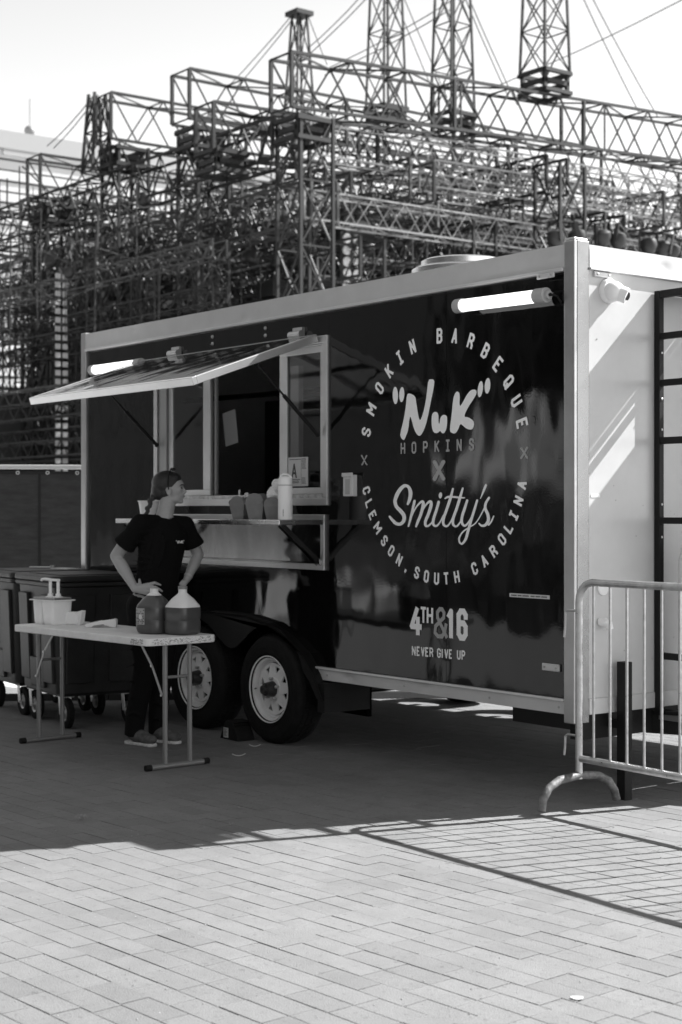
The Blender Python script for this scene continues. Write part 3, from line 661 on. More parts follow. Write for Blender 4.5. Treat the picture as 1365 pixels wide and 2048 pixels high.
# ---------------------------------------------------------------- things on the shelf
SH = 1.4145
def shelf_pt(px_, y=-.24): p = ony(px_, 1040, y); return (p.x, y)
kraft = mat('kraft_card', .20, .75, var=.12, scale=12)
def food_box(x, y, rz, s, label):
    b = MB(); w0, w1, h = .040*s, .056*s, .088*s
    vs = [(-w0,-w0,0),(w0,-w0,0),(w0,w0,0),(-w0,w0,0),(-w1,-w1,h),(w1,-w1,h),(w1,w1,h),(-w1,w1,h)]
    b.add(vs, [(0,3,2,1),(0,1,5,4),(1,2,6,5),(2,3,7,6),(3,0,4,7)])
    o = thing('takeout_box', label, 'takeout box', (x, y, SH), rz, 'kraft takeout boxes on the serving shelf')
    bo = b.build('box_body', kraft, o); bo.modifiers.new('solid', 'SOLIDIFY').thickness = .0015
    for k in range(4):
        f = MB(); a = k*math.pi/2; m = Matrix.Rotation(a, 3, 'Z'); lean = .018*s if k % 2 else -.006*s; top = .060*s if k % 2 == 0 else .038*s
        pts = [(-w1, 0, 0), (w1, 0, 0), (w1*.95, lean*.5, top*.45), (w1*.62, lean*.85, top*.86), (w1*.2, lean, top), (-w1*.2, lean, top), (-w1*.62, lean*.85, top*.86), (-w1*.95, lean*.5, top*.45)]
        vs = [m @ Vector((p[0], -w1+p[1]*-1, h+p[2])) for p in pts]
        f.add(vs, [tuple(range(len(vs)))])
        fo = f.build('flap', kraft, o); fo.modifiers.new('solid', 'SOLIDIFY').thickness = .0015
    return o
x, y = shelf_pt(484, -.255); food_box(x, y, .35, .98, 'leftmost brown takeout box with paper slip standing on steel shelf')
x, y = shelf_pt(517, -.255); food_box(x, y, .55, 1.08, 'tallest brown takeout box in middle of shelf row')
x, y = shelf_pt(548, -.22); food_box(x, y, .75, .92, 'brown takeout box with crumpled napkins behind white bottle')
paper = mat('crumpled_paper', .86, .8, bump=.4, bscale=30)
def crumple(x, y, z, rx, ry, rz, seed, label):
    rr = random.Random(seed); mb = MB(); mb.ell((0,0,0), (rx, ry, rz), 18, 12)
    mb.v = [(v[0]*(1+rr.uniform(-.28, .2)), v[1]*(1+rr.uniform(-.28, .2)), v[2]*(1+rr.uniform(-.22, .15))) for v in mb.v]
    return tag(mb.build('paper_napkin', paper, loc=(x, y, z)), label, 'napkin', 'crumpled napkins in the takeout boxes')
x, y = shelf_pt(549, -.22); crumple(x-.01, y, SH+.150, .045, .045, .050, 3, 'larger crumpled napkin bulging from the box behind bottle')
x, y = shelf_pt(548, -.22); crumple(x+.035, y, SH+.212, .036, .034, .034, 5, 'topmost small crumpled napkin above the takeout boxes')
x, y = shelf_pt(500, -.255)
fr_ = MB()
for k in range(26):
    a = R.uniform(-.5, .5); fr_.obox((x-.03+R.uniform(-.02,.05), y+R.uniform(-.02,.02), SH+.115+R.uniform(0,.035)), (.004,0,0), (0,.004,0), (.012*math.sin(a*2), 0, .016))
tag(fr_.build('shredded_paper', mat('paper_white', .7, .8)), 'shredded white paper showing between the takeout boxes', 'paper')
tag(MB().obox((shelf_pt(479, -.2)[0], -.2, SH+.15), (.009, 0, 0), (0, .001, 0), (.002, 0, .035)).build('paper_slip', mat('paper_white', .7)), 'small upright white paper slip behind leftmost takeout box', 'paper slip')
# water bottle
x, y = shelf_pt(571, -.27)
wb = thing('water_bottle', 'tall white insulated bottle on shelf beside takeout boxes', 'bottle', (x, y, SH))
bw_ = mat('bottle_white', .90, .4)
MB().lathe([(.0, 0), (.040, 0), (.0435, .004), (.0435, .195), (.0425, .203), (.041, .2035), (.0, .2035)], (0,0,0), 'z', 32).build('bottle_body', bw_, wb, smooth=True)
MB().lathe([(.0405, .204), (.0405, .2075)], (0,0,0), 'z', 32).build('bottle_ring', mat('jamb_grey', .35), wb)
MB().lathe([(.0425, .208), (.0425, .228), (.040, .246), (.030, .257), (.0, .260)], (0,0,0), 'z', 32).build('bottle_lid', bw_, wb, smooth=True)
MB().tube([(-.030,-.018,.246), (-.034,-.01,.262), (-.018,0,.272), (.004,.012,.270), (.024,.022,.258), (.030,.025,.248)], .006, 8).build('carry_loop', bw_, wb, smooth=True)
mb = MB()
for i in range(7): mb.box(.026, .030, -.0365, -.0345, .02+i*.006, .0242+i*.006)
mb.build('bottle_logo', mat('print_dark', .06), wb)
# plastic tub behind the person at the left end of the shelf
p = ony(300, 1040, -.20)
tb = thing('plastic_tub', 'white plastic tub on shelf end behind the woman in black', 'tub', (p.x-.01, -.20, SH))
MB().lathe([(.0, 0), (.052, 0), (.056, .003), (.072, .115), (.078, .116), (.078, .123), (.07, .123), (.054, .006), (.0, .006)], (0,0,0), 'z', 28).build('tub_body', white_pl, tb, smooth=True)

# ---------------------------------------------------------------- folding table
tc_ = Vector((-2.875, -1.035)); TR = rad(3.6)
ft = thing('folding_table', 'white plastic folding table with grey tube legs in front of woman', 'table', (tc_.x, tc_.y, 0), TR)
tabm = mat('table_plastic', .78, .5, var=.10, scale=10, bump=.1, bscale=40)
L2, W2 = .752, .245
def rrect(a, b, r, k=5):
    out = []
    for cx, cy, s in ((a-r, b-r, 0), (-a+r, b-r, 90), (-a+r, -b+r, 180), (a-r, -b+r, 270)):
        out += [(cx+r*math.cos(rad(s+90*i/k)), cy+r*math.sin(rad(s+90*i/k))) for i in range(k+1)]
    return out
MB().prism(rrect(L2, W2, .04), lambda x, y: (x, y, .707), lambda x, y: (x, y, .750)).build('tabletop', tabm, ft, bevel=.006, seg=3)
sc_ = MB()
for k in range(260):   # scuffed edge at the right end
    t = R.random()
    if t < .55: xx = L2+.0004; yy = R.uniform(-W2+.04, W2-.04); zz = R.uniform(.712, .745); s1, s2 = R.uniform(.001, .006), R.uniform(.0006, .0018); sc_.box(xx, xx+.0004, yy-s1, yy+s1, zz-s2, zz+s2)
    else: xx = R.uniform(L2-.16, L2-.04); yy = -W2-.0004; zz = R.uniform(.712, .745); s1, s2 = R.uniform(.001, .004), R.uniform(.0006, .0016); sc_.box(xx-s1, xx+s1, yy-.0004, yy, zz-s2, zz+s2)
sc_.build('edge_scuff', mat('scuff', .16, .8), ft)['kind'] = 'stuff'
legm = mat('table_leg_grey', .22, .4, .3)
for sx in (-1, 1):
    lx = sx*.70
    for yy in (-.085, .085): MB().bar((lx, yy, .030), (lx, yy, .706), .0145, 14).build('leg', legm, ft, smooth=True)
    MB().bar((lx, -.195, .016), (lx, .195, .016), .016, 14).build('foot_bar', legm, ft, smooth=True)
    for yy in (-.200, .200): MB().bar((lx, yy-.018, .0165), (lx, yy+.018, .0165), .0185, 14).build('foot_cap', rubber, ft, smooth=True)
    MB().bar((lx, -.0705, .52), (lx, .0705, .52), .009, 8).build('cross_bar', legm, ft, smooth=True)
    mb = MB(); A = Vector((lx-sx*.004, -.104, .42)); M = Vector((lx-sx*.10, -.106, .58)); T = Vector((lx-sx*.22, -.106, .706))
    for a, c in ((A, M), (M, T)):
        d = c-a; u = d.normalized(); nn = Vector((u.z, 0, -u.x)); mb.obox((a+c)/2, d/2, nn*.009, (0, .0022, 0))
    mb.build('folding_brace', mat('brace_grey', .38, .4, .6), ft, bevel=.002)
    for q in (A, M): MB().bar(q+Vector((0,-.004,0)), q+Vector((0,-.009,0)), .008, 8).build('brace_rivet', alu, ft)
TZ = .7505
def tpt(x, y): p = onz(x, y, TZ); return p.x, p.y
# sauce pump container
x, y = tpt(96, 1249)
sp = thing('pump_container', 'white two-bay sauce container with pump spouts on table', 'sauce pump', (x-.0, y+.045, TZ), rad(8))
tubm = mat('sauce_tub_plastic', .86, .35, var=.05, scale=8)
def tubbody(cx, wdt, dep, h):
    mb = MB(); n = 0; rings = []
    for (s, z) in ((.80, 0), (.86, .006), (.90, .02), (1.0, h)):
        rings.append([(cx+px_*s, py_*s, z) for px_, py_ in rrect(wdt, dep, .022, 4)])
    m = len(rings[0]); vs = [v for r in rings for v in r]
    fs = [(i*m+k, i*m+(k+1) % m, (i+1)*m+(k+1) % m, (i+1)*m+k) for i in range(3) for k in range(m)]+[tuple(range(m-1, -1, -1)), tuple(3*m+k for k in range(m))]
    return mb.add(vs, fs)
for cx in (-.066, .024, .0): pass
tubbody(-.083, .048, .078, .150).build('tub', tubm, sp, smooth=True); tubbody(.030, .062, .080, .150).build('tub', tubm, sp, smooth=True)
MB().prism(rrect(.135, .090, .02), lambda a, c: (a-.02, c, .1505), lambda a, c: (a-.02, c, .157)).build('rim_flange', tubm, sp, bevel=.002)
MB().prism(rrect(.112, .07, .01), lambda a, c: (a-.02, c, .1575), lambda a, c: (a-.02, c, .171)).build('cover', mat('cover_grey', .30, .3, .6), sp, bevel=.002)
for cx, cy in ((-.012, -.02), (.050, -.005)):
    MB().lathe([(.032, .1715), (.030, .176), (.018, .180), (.017, .194), (.012, .196), (.0105, .197), (.0105, .272), (.0, .272)], (cx, cy, 0), 'z', 18).build('pump', tubm, sp, smooth=True)
MB().box(-.022, .062, -.022, .004, .272, .288).build('pump_head', tubm, sp, bevel=.004, seg=3)
MB().tube([(-.020, -.010, .281), (-.08, -.014, .284), (-.110, -.016, .281), (-.116, -.016, .272)], .0085, 10).build('spout', tubm, sp, smooth=True)
# paper napkin stack
x, y = tpt(150, 1249)
np_ = thing('napkin_stack', 'folded white napkin stack between pump container and card reader', 'napkins', (x, y, TZ), rad(30))
MB().obox((-.012, 0, .040), (.040, .004, 0), (-.004, .030, 0), (.0, 0, .040)).build('folded_napkin', paper, np_, bevel=.01, seg=3)
MB().obox((.040, .006, .043), (.020, -.006, 0), (.003, .022, .004), (.006, 0, .043)).build('folded_napkin', paper, np_, bevel=.004)
# card terminal
x, y = tpt(203, 1254)
ct = thing('card_reader', 'white handheld card payment terminal lying on the table', 'card reader', (x, y, TZ), rad(52))
prof = [(-.095, .004), (-.085, .0), (.0, .004), (.035, .014), (.06, .002), (.095, .0), (.098, .045), (.085, .052), (.0, .040), (-.085, .022), (-.098, .012)]
MB().prism(prof, lambda a, h: (a, -.037, h), lambda a, h: (a, .037, h)).build('reader_body', white_pl, ct, bevel=.004, seg=3)
sl_ = math.atan2(.012, .085)
MB().obox((.045, 0, .0475), (.035*math.cos(sl_), 0, .035*math.sin(sl_)), (0, .028, 0), (0, 0, .0012)).build('screen', mat('screen_dark', .04, .15), ct)
for i in range(3):
    for k in range(3):
        MB().obox((-.070+i*.024, -.02+k*.02, .0268+i*.0045), (.008, 0, .0018), (0, .0065, 0), (0, 0, .0016)).build('key', mat('key_grey', .3, .5), ct)
MB().prism([(-.055, .002), (.0, .0045), (.030, .013), (.018, .020), (-.04, .012)], lambda a, h: (a, -.0385, h), lambda a, h: (a, -.0375, h)).build('side_grip', mat('key_grey', .3), ct)
# jugs
def jug(px_, py_, rz, fill, label, lab):
    x, y = tpt(px_, py_)
    j = thing('drink_jug', label, 'jug', (x, y+.03, TZ), rz, 'gallon jugs of tea on the folding table')
    clear = mat('milky_plastic', .74, .35); tea = mat('tea_dark', .075, .28, bump=.25, bscale=14)
    def ring(s, z, rr): return [(a*1, c*1, z) for a, c in rrect(s, s, rr, 4)]
    lv = [(.070, 0, .04), (.083, .010, .045), (.0875, .03, .045), (.0875, .075, .045), (.084, .085, .045), (.0875, .095, .045), (.0875, .150, .045), (.083, .168, .045), (.060, .205, .045), (.030, .235, .029), (.0245, .242, .0244), (.0245, .262, .0244)]
    k = max(i for i, q in enumerate(lv) if q[1] <= fill)
    def build(levels, nm, m):
        rs = [ring(*q) for q in levels]; mm = len(rs[0]); vs = [v for r in rs for v in r]
        fs = [(i*mm+q, i*mm+(q+1) % mm, (i+1)*mm+(q+1) % mm, (i+1)*mm+q) for i in range(len(rs)-1) for q in range(mm)]+[tuple(range(mm-1, -1, -1)), tuple((len(rs)-1)*mm+q for q in range(mm))]
        return MB().add(vs, fs).build(nm, m, j, smooth=True)
    a, c = lv[k], lv[min(k+1, len(lv)-1)]; t = (fill-a[1])/max(1e-6, c[1]-a[1]); mid = tuple(a[i]+(c[i]-a[i])*t for i in range(3)); mid = (mid[0], fill, mid[2])
    build(lv[:k+1]+[mid], 'drink', tea); build([(mid[0], fill+.0005, mid[2])]+lv[k+1:], 'jug_neck', clear)
    if lab:
        lb = MB().box(-.062, .0, -.0895, -.0880, .055, .150).build('jug_label', mat('label_pale', .35, .5), j)
        mb = MB()
        for i in range(9):
            for q in range(6):
                if R.random() < .55: xx = -.058+q*.0095; zz = .06+i*.0095; mb.box(xx, xx+R.uniform(.004,.009), -.0902, -.0896, zz, zz+.006)
        mb.build('label_print', mat('print_dark', .06), j)
        mb = MB(); mb.ell((-.03, -.0905, .10), (.013, .0012, .015), 12, 8); mb.build('label_print', mat('card_white', .62), j)
    else:
        MB().lathe([(.0, .2625), (.027, .2625), (.027, .279), (.024, .281), (.0, .281)], (0,0,0), 'z', 24).build('cap', mat('cap_grey', .22, .5), j, smooth=True)
    return j
jug(300, 1267, rad(20), .222, 'dark tea jug without cap and with printed label on table', True)
jug(357, 1269, rad(14), .158, 'capped milky jug half empty of tea at table end', False)

# ---------------------------------------------------------------- black catering cart
CTR = rad(-6.2)
ca_ = thing('utility_cart', 'black plastic wheeled bin with lid directly behind the folding table', 'wheeled bin', (-4.30, -.470, 0), CTR, 'black wheeled bins beside the trailer')
CL, CW = .385, .34
cb = MB()
n0 = rrect(CL-.045, CW-.035, .05, 5); n1 = rrect(CL-.01, CW-.01, .05, 5); m = len(n0)
cb.add([(a, c, .235) for a, c in n0]+[(a, c, .95) for a, c in n1], [(k, (k+1) % m, m+(k+1) % m, m+k) for k in range(m)]+[tuple(range(m-1, -1, -1)), tuple(m+k for k in range(m))])
cb.build('bin_body', dark_pl, ca_, smooth=True)
for sx in (-1, 1):   # raised panels leave a recessed slot between them
    MB().obox((sx*.215, -CW+.012, .60), (.085, 0, 0), (0, .014, 0), (0, -.012, .30)).build('side_panel', dark_pl, ca_, bevel=.006)
    MB().obox((CL-.020, sx*.155, .60), (.012, 0, 0), (0, .10, 0), (.014, 0, .30)).build('end_panel', dark_pl, ca_, bevel=.006)
MB().obox((.0, -CW+.022, .36), (.13, 0, 0), (0, .012, 0), (0, -.004, .10)).build('side_panel', dark_pl, ca_, bevel=.006)
MB().prism(rrect(CL+.015, CW+.015, .06), lambda a, c: (a, c, .955), lambda a, c: (a, c, .985)).build('bin_rim', dark_pl, ca_, bevel=.008, seg=3)
MB().prism(rrect(CL+.022, CW+.02, .07), lambda a, c: (a, c, .988), lambda a, c: (a, c, 1.030)).build('bin_lid', dark_pl, ca_, bevel=.012, seg=3)
MB().prism(rrect(CL-.06, CW-.06, .05), lambda a, c: (a, c, 1.0305), lambda a, c: (a, c, 1.036)).build('lid_panel', dark_pl, ca_, bevel=.004)
MB().box(-CL+.05, CL-.05, -CW+.06, CW-.06, .215, .2345).build('bin_base', black_paint, ca_)
for sx in (-1, 1):
    for sy in (-1, 1):
        cx, cy = sx*(CL-.10), sy*(CW-.11); r = .102
        tq = MB().lathe([(.056, -.020), (.085, -.027), (r, -.018), (r, .018), (.085, .027), (.056, .020)], (cx+.02, cy, r), 'y', 30, close=True).build('caster', rubber, ca_, smooth=True)
        MB().lathe([(.0, -.016), (.018, -.026), (.024, -.018), (.044, -.013), (.0555, -.020), (.0555, .020), (.044, .013), (.024, .018), (.018, .026), (.0, .016)], (cx+.02, cy, r), 'y', 24).build('caster_rim', mat('rim_grey', .40, .35, .7), tq, smooth=True)
        mb = MB()
        for s_ in (-1, 1): mb.obox((cx-.004, cy+s_*.036, .150), (.024, 0, 0), (0, .0025, 0), (-.012, 0, .060))
        mb.box(cx-.050, cx+.045, cy-.045, cy+.045, .2085, .2145); mb.bar((cx+.02, cy-.046, r), (cx+.02, cy+.046, r), .009, 8)
        mb.build('caster_fork', mat('zinc', .75, .35, .9), tq, bevel=.001)
c2 = copy_thing(ca_, (-5.10, -.385, 0), CTR, 'black plastic wheeled bin with lid at the left picture edge')
# serving tongs and paper on the cart lid
p = onz(105, 1137, 1.036)
tg = thing('kitchen_tongs', 'steel tongs lying on the black cart lid', 'tongs', (p.x, p.y, 1.0345), rad(35))
MB().obox((-.10, 0, .010), (.09, 0, 0), (0, .010, 0), (0, 0, .003)).build('tong_arm', alu, tg, bevel=.002); MB().obox((-.10, .016, .013), (.09, .006, 0), (0, .010, 0), (0, 0, .003)).build('tong_arm', alu, tg, bevel=.002)
MB().bar((.0, .008, .001), (.0, .008, .026), .018, 16).build('tong_hinge', alu_dull, tg, smooth=True)
p = onz(128, 1138, 1.036)
tag(MB().obox((p.x+.03, p.y, 1.040), (.10, .02, 0), (-.01, .06, 0), (0, 0, .003)).build('paper_sheet', mat('paper_white', .7), bevel=.001), 'white paper sheet beside the tongs on cart lid', 'paper')

# ---------------------------------------------------------------- chock and litter
p = onz(492, 1486)
ck = thing('wheel_chock', 'black rubber wheel chock with pale label under trailer wheel', 'wheel chock', (-2.90, -.11, 0))
MB().prism([(-.10, .001), (.11, .001), (.10, .03), (.04, .12), (-.03, .125), (-.055, .10)], lambda a, h: (a, -.055, h), lambda a, h: (a, .075, h)).build('chock_body', rubber, ck, bevel=.004)
for i in range(5): MB().obox((.055+i*.0, .01, .035+i*.02), (.004, 0, .004), (0, .06, 0), (.006, 0, -.003)).build('chock_tread', rubber, ck)
MB().box(-.058, -.002, -.0565, -.0553, .012, .075).build('chock_label', mat('label_chock', .5, .6), ck)
mb = MB()
for i in range(6): mb.box(-.053, -.012-.015*R.random(), -.0572, -.0566, .064-.008*i, .068-.008*i)
mb.build('chock_print', mat('print_dark', .06), ck)
def scrap(px_, py_, L, W_, rz, label, h=.006, v=.6, curl=.01):
    p = onz(px_, py_, .002); mb = MB(); N = 7; vs = []
    for i in range(N):
        t = i/(N-1)*2-1; w2 = W_*(1-.75*t*t)
        vs += [(t*L, -w2+.25*L*t*t, .003+curl*t*t), (t*L, w2+.25*L*t*t, .004+curl*t*t+h*.3)]
    mb.add(vs, [(2*i, 2*i+2, 2*i+3, 2*i+1) for i in range(N-1)])
    o = mb.build('paper_scrap', mat('scrap_%d' % int(v*100), v, .8), loc=(p.x, p.y, 0)); o.rotation_euler = (0, 0, rz); o.modifiers.new('solid', 'SOLIDIFY').thickness = .0012
    return tag(o, label, 'litter', 'paper scraps and dry leaves on the pavers')
scrap(478, 1512, .040, .006, YAW+.12, 'thin curled white paper scrap in front of wheel chock')
scrap(510, 1493, .036, .005, YAW+.0, 'flat pale paper sliver right beside the wheel chock')
scrap(482, 1617, .018, .006, YAW-.2, 'small dark dry leaf bit lying in trailer shade', v=.2)
scrap(1155, 1997, .019, .014, YAW, 'round pale paper blot on sunlit pavers near camera', v=.42, curl=.001)
scrap(462, 1650, .008, .004, YAW, 'tiny grey crumb of leaf near sunlit shade gap', v=.25)
gm = MB(); rg = random.Random(11)
for k in range(520):
    q = onz(rg.uniform(-40, 1400), 1500+540*rg.random()**1.3, 0); s_ = rg.uniform(.0012, .0042); z_ = s_*.6+.0005
    gm.add([(q.x-s_, q.y, .0), (q.x, q.y-s_*rg.uniform(.5, 1.4), .0), (q.x+s_*1.2, q.y, .0), (q.x, q.y+s_, .0), (q.x, q.y, z_)], [(0,1,4),(1,2,4),(2,3,4),(3,0,4)])
go = tag(gm.build('grit', mat('grit_specks', .30, .9, var=.7, scale=3)), 'loose grit specks scattered over the brick pavement', 'grit'); go['kind'] = 'stuff'
p = onz(165, 1639, 0)
gs_ = MB()
for k in range(16):
    a = R.uniform(0, 2*math.pi); L = R.uniform(.02, .06); gs_.tube([(0, 0, .004), (L*.6*math.cos(a), L*.6*math.sin(a), .018+R.random()*.012), (L*math.cos(a), L*math.sin(a), .008)], [.0012, .001, .0004], 4)
tag(gs_.build('grass_tuft', mat('dry_grass', .30, .8), loc=(p.x, p.y, 0)), 'small dry grass sprig lying on shaded pavers', 'grass sprig')

# ---------------------------------------------------------------- crowd barricade
BX, BY = .10, -.085
ba = thing('crowd_barricade', 'galvanised steel crowd barricade with curved foot in front of trailer corner', 'barricade', (BX, BY, 0), rad(-2.4))
galv = mat('galvanised_tube', .55, .36, .85, var=.22, scale=18, bump=.15, bscale=50, rvar=.1)
worn = mat('worn_foot', .16, .6, .3, var=.7, scale=22, bump=.3, bscale=60)
r = .0185; LX = 2.28; zt = 1.118; rc_ = .10
path = [(0, 0, .15), (0, 0, zt-rc_)]+[(rc_-rc_*math.cos(rad(a)), 0, zt-rc_+rc_*math.sin(rad(a))) for a in range(15, 91, 15)]
path += [(LX-rc_+rc_*math.sin(rad(a)), 0, zt-rc_+rc_*math.cos(rad(a))) for a in range(0, 91, 15)]+[(LX, 0, .15)]
MB().tube(path, r, 16).build('outer_tube', galv, ba, smooth=True)
MB().bar((r-.002, 0, .250), (LX-r+.002, 0, .250), .0175, 16).build('lower_rail', galv, ba, smooth=True)
for i in range(19):
    xx = .102+i*.1115
    if xx > LX-.05: break
    MB().bar((xx, 0, .266), (xx, 0, zt-.018), .0068, 10).build('upright_bar', galv, ba, smooth=True)
for xx in (0.0, LX):
    pa = [(xx+.02, -.265, .022), (xx+.013, -.250, .075), (xx+.006, -.205, .125), (xx, -.13, .155), (xx, 0, .168), (xx, .13, .155), (xx, .205, .120), (xx, .245, .065), (xx, .258, .020)]
    MB().tube(pa, .0205, 14).build('curved_foot', worn, ba, smooth=True)
for z0, z1_, m_ in ((.975, .86, 0), (.36, .275, 0)):
    sgn = -1
    MB().tube([(-.012, 0, z0), (-.075, -.004, z0), (-.092, -.005, z0-.012), (-.094, -.005, z1_+.02), (-.100, -.005, z1_-.02)], .0062, 10).build('link_hook', galv, ba, smooth=True)

# ---------------------------------------------------------------- fence with mesh screen, kerb ramp
fa = CAM.xy+CF*13.9+CR*(-700/FPX*13.9)*1.2; fb_ = CAM.xy+CF*14.6+CR*(300/FPX*14.6)
fd = (fb_-fa); fl = fd.length; ang = math.atan2(fd.y, fd.x)
fe = thing('screened_fence', 'dark mesh screened fence with pale top rail left of trailer', 'fence', (fa.x, fa.y, 0), ang)
MB().box(0, fl, -.022, .022, 1.842, 1.880).build('top_rail', mat('fence_rail', .70, .45, .3), fe, bevel=.006)
scr = mat('mesh_screen', .045, .8, var=.35, scale=5, stretch=(1, 1, 4), bump=.3, bscale=200)
nn_ = int(fl/.95)
for i in range(nn_):
    MB().box(i*fl/nn_+.004, (i+1)*fl/nn_-.004, -.030, -.0265, .05, 1.812).build('screen_panel', scr, fe)
    MB().box(i*fl/nn_-.010, i*fl/nn_+.012, -.0345, -.0305, .05, 1.81).build('screen_hem', mat('hem_dark', .018, .8), fe)
MB().box(0, fl, -.036, -.031, 1.795, 1.822).build('screen_top_hem', mat('hem_dark', .018), fe)
for i in range(int(fl/.262)):
    MB().lathe([(.010, 0), (.017, 0), (.017, -.003), (.010, -.003)], (i*.262+.06, -.0365, 1.808), 'y', 14, close=True).build('grommet', mat('grommet', .75, .4), fe)
for i in range(int(fl/2.4)+1): MB().bar((i*2.4, .03, 0), (i*2.4, .03, 1.86), .02, 8).build('fence_post', black_paint, fe)
ka = CAM.xy+CF*12.05+CR*(-4.5); kb = CAM.xy+CF*12.45+CR*2.5; kd = kb-ka; kl = kd.length
cr_ = thing('cable_ramp', 'low black cable ramp running across ground behind the cart', 'cable ramp', (ka.x, ka.y, 0), math.atan2(kd.y, kd.x))
for i in range(int(kl/.9)):
    MB().prism([(-.11, .002), (-.045, .042), (.045, .042), (.11, .002)], lambda a, h: (i*.9, a, h), lambda a, h: (i*.9+.893, a, h)).build('ramp_section', rubber, cr_)

# ---------------------------------------------------------------- the woman in black
PE = thing('person', 'woman in black shirt standing hands on hips looking toward window', 'person', (onz(300, 1487).x, onz(300, 1487).y, 0), YAW)
K = .003154
def LP(x, y, d=0.0): return Vector(((x-300)*K, d, (1487-y)*K))
def cap_chain(mb, pts, rs, n=16):
    for a, c, r1, r2 in zip(pts[:-1], pts[1:], rs[:-1], rs[1:]):
        mb.bar(a, c, r1, n, r2)
    for a, r1 in zip(pts, rs): mb.ell(a, (r1, r1, r1), n, 10)
def torso(mb, rows, tw):
    # rows: (centre, half width, half depth); tw = turn of the shoulder line
    n = 24; vs = []; fs = []
    for c, a, b_ in rows:
        c = Vector(c)
        for k in range(n):
            t = 2*math.pi*k/n; x = a*math.cos(t); y = b_*math.sin(t)
            vs.append(c+Vector((x*math.cos(tw)-y*math.sin(tw), x*math.sin(tw)+y*math.cos(tw), 0)))
    m = len(rows)
    for i in range(m-1):
        for k in range(n): fs.append((i*n+k, i*n+(k+1) % n, (i+1)*n+(k+1) % n, (i+1)*n+k))
    fs += [tuple(range(n-1, -1, -1)), tuple((m-1)*n+k for k in range(n))]
    mb.add(vs, fs)
def remesh(o, vx, it=4, f=.5):
    r_ = o.modifiers.new('remesh', 'REMESH'); r_.mode = 'VOXEL'; r_.voxel_size = vx; r_.use_smooth_shade = True
    s_ = o.modifiers.new('smooth', 'SMOOTH'); s_.iterations = it; s_.factor = f
skin = mat('skin', .36, .5, var=.05, scale=20, bump=.05, bscale=120); b = skin.node_tree.nodes['Principled BSDF']; b.inputs['Subsurface Weight'].default_value = .08; b.inputs['Subsurface Radius'].default_value = (.01, .01, .01)
TW = rad(34)
Rs, Re, Rw = Vector((-.045, -.105, 1.385)), LP(234, 1112, -.03), LP(277, 1176, -.145)
Ls, Le, Lw = Vector((.215, .085, 1.375)), LP(393, 1111, .14), LP(373, 1159, .04)
bd = MB()
# head and face, looking to screen right
bd.ell((.118, 0, 1.628), (.094, .072, .080), 24, 16); bd.ell((.155, 0, 1.600), (.056, .060, .070), 20, 14)
bd.ell((.158, 0, 1.558), (.054, .049, .044), 18, 12); bd.ell((.192, 0, 1.530), (.021, .024, .018), 12, 10); bd.ell((.150, 0, 1.541), (.054, .050, .030), 16, 10); bd.ell((.190, 0, 1.570), (.026, .034, .030), 14, 10)
bd.bar((.200, 0, 1.626), (.222, 0, 1.590), .0075, 10, .0095); bd.ell((.224, 0, 1.588), (.0115, .0105, .0085), 10, 8); bd.ell((.216, -.012, 1.580), (.011, .008, .008), 8, 6); bd.ell((.216, .012, 1.580), (.011, .008, .008), 8, 6)
bd.ell((.205, 0, 1.635), (.012, .034, .012), 12, 8); bd.ell((.186, -.030, 1.600), (.022, .020, .020), 12, 8); bd.ell((.186, .030, 1.600), (.022, .020, .020), 12, 8)
bd.ell((.209, 0, 1.562), (.012, .022, .0075), 12, 8); bd.ell((.206, 0, 1.551), (.012, .019, .0075), 12, 8)
# ear
bd.ell((.128, -.072, 1.588), (.018, .010, .028), 14, 10, Matrix.Rotation(rad(-12), 3, 'Y'))
# neck and body
cap_chain(bd, [Vector((.085, .0, 1.395)), Vector((.100, .0, 1.46)), Vector((.118, .0, 1.545))], [.062, .052, .052])
torso(bd, [((.03,0,.90), .13, .10), ((.035,0,.96), .145, .105), ((.055,0,1.08), .115, .085), ((.075,0,1.2), .135, .095), ((.083,0,1.30), .14, .095), ((.086,0,1.38), .11, .07), ((.088,0,1.415), .07, .06)], TW)
cap_chain(bd, [Vector((.085, 0, 1.385)), Rs], [.055, .048]); cap_chain(bd, [Vector((.085, 0, 1.385)), Ls], [.055, .048])
cap_chain(bd, [Rs, Rs.lerp(Re, .5), Re], [.050, .048, .038]); cap_chain(bd, [Re, Re.lerp(Rw, .35), Re.lerp(Rw, .8), Rw], [.037, .040, .028, .025])
cap_chain(bd, [Ls, Ls.lerp(Le, .5), Le], [.048, .044, .036]); cap_chain(bd, [Le, Le.lerp(Lw, .35), Le.lerp(Lw, .8), Lw], [.035, .037, .027, .024])
cap_chain(bd, [Vector((-.03,-.05,.90)), Vector((-.01,-.07,.48)), Vector((-.09,-.04,.10))], [.085, .055, .038]); cap_chain(bd, [Vector((.09,.06,.90)), Vector((.07,.06,.48)), Vector((.04,.07,.10))], [.085, .055, .038])
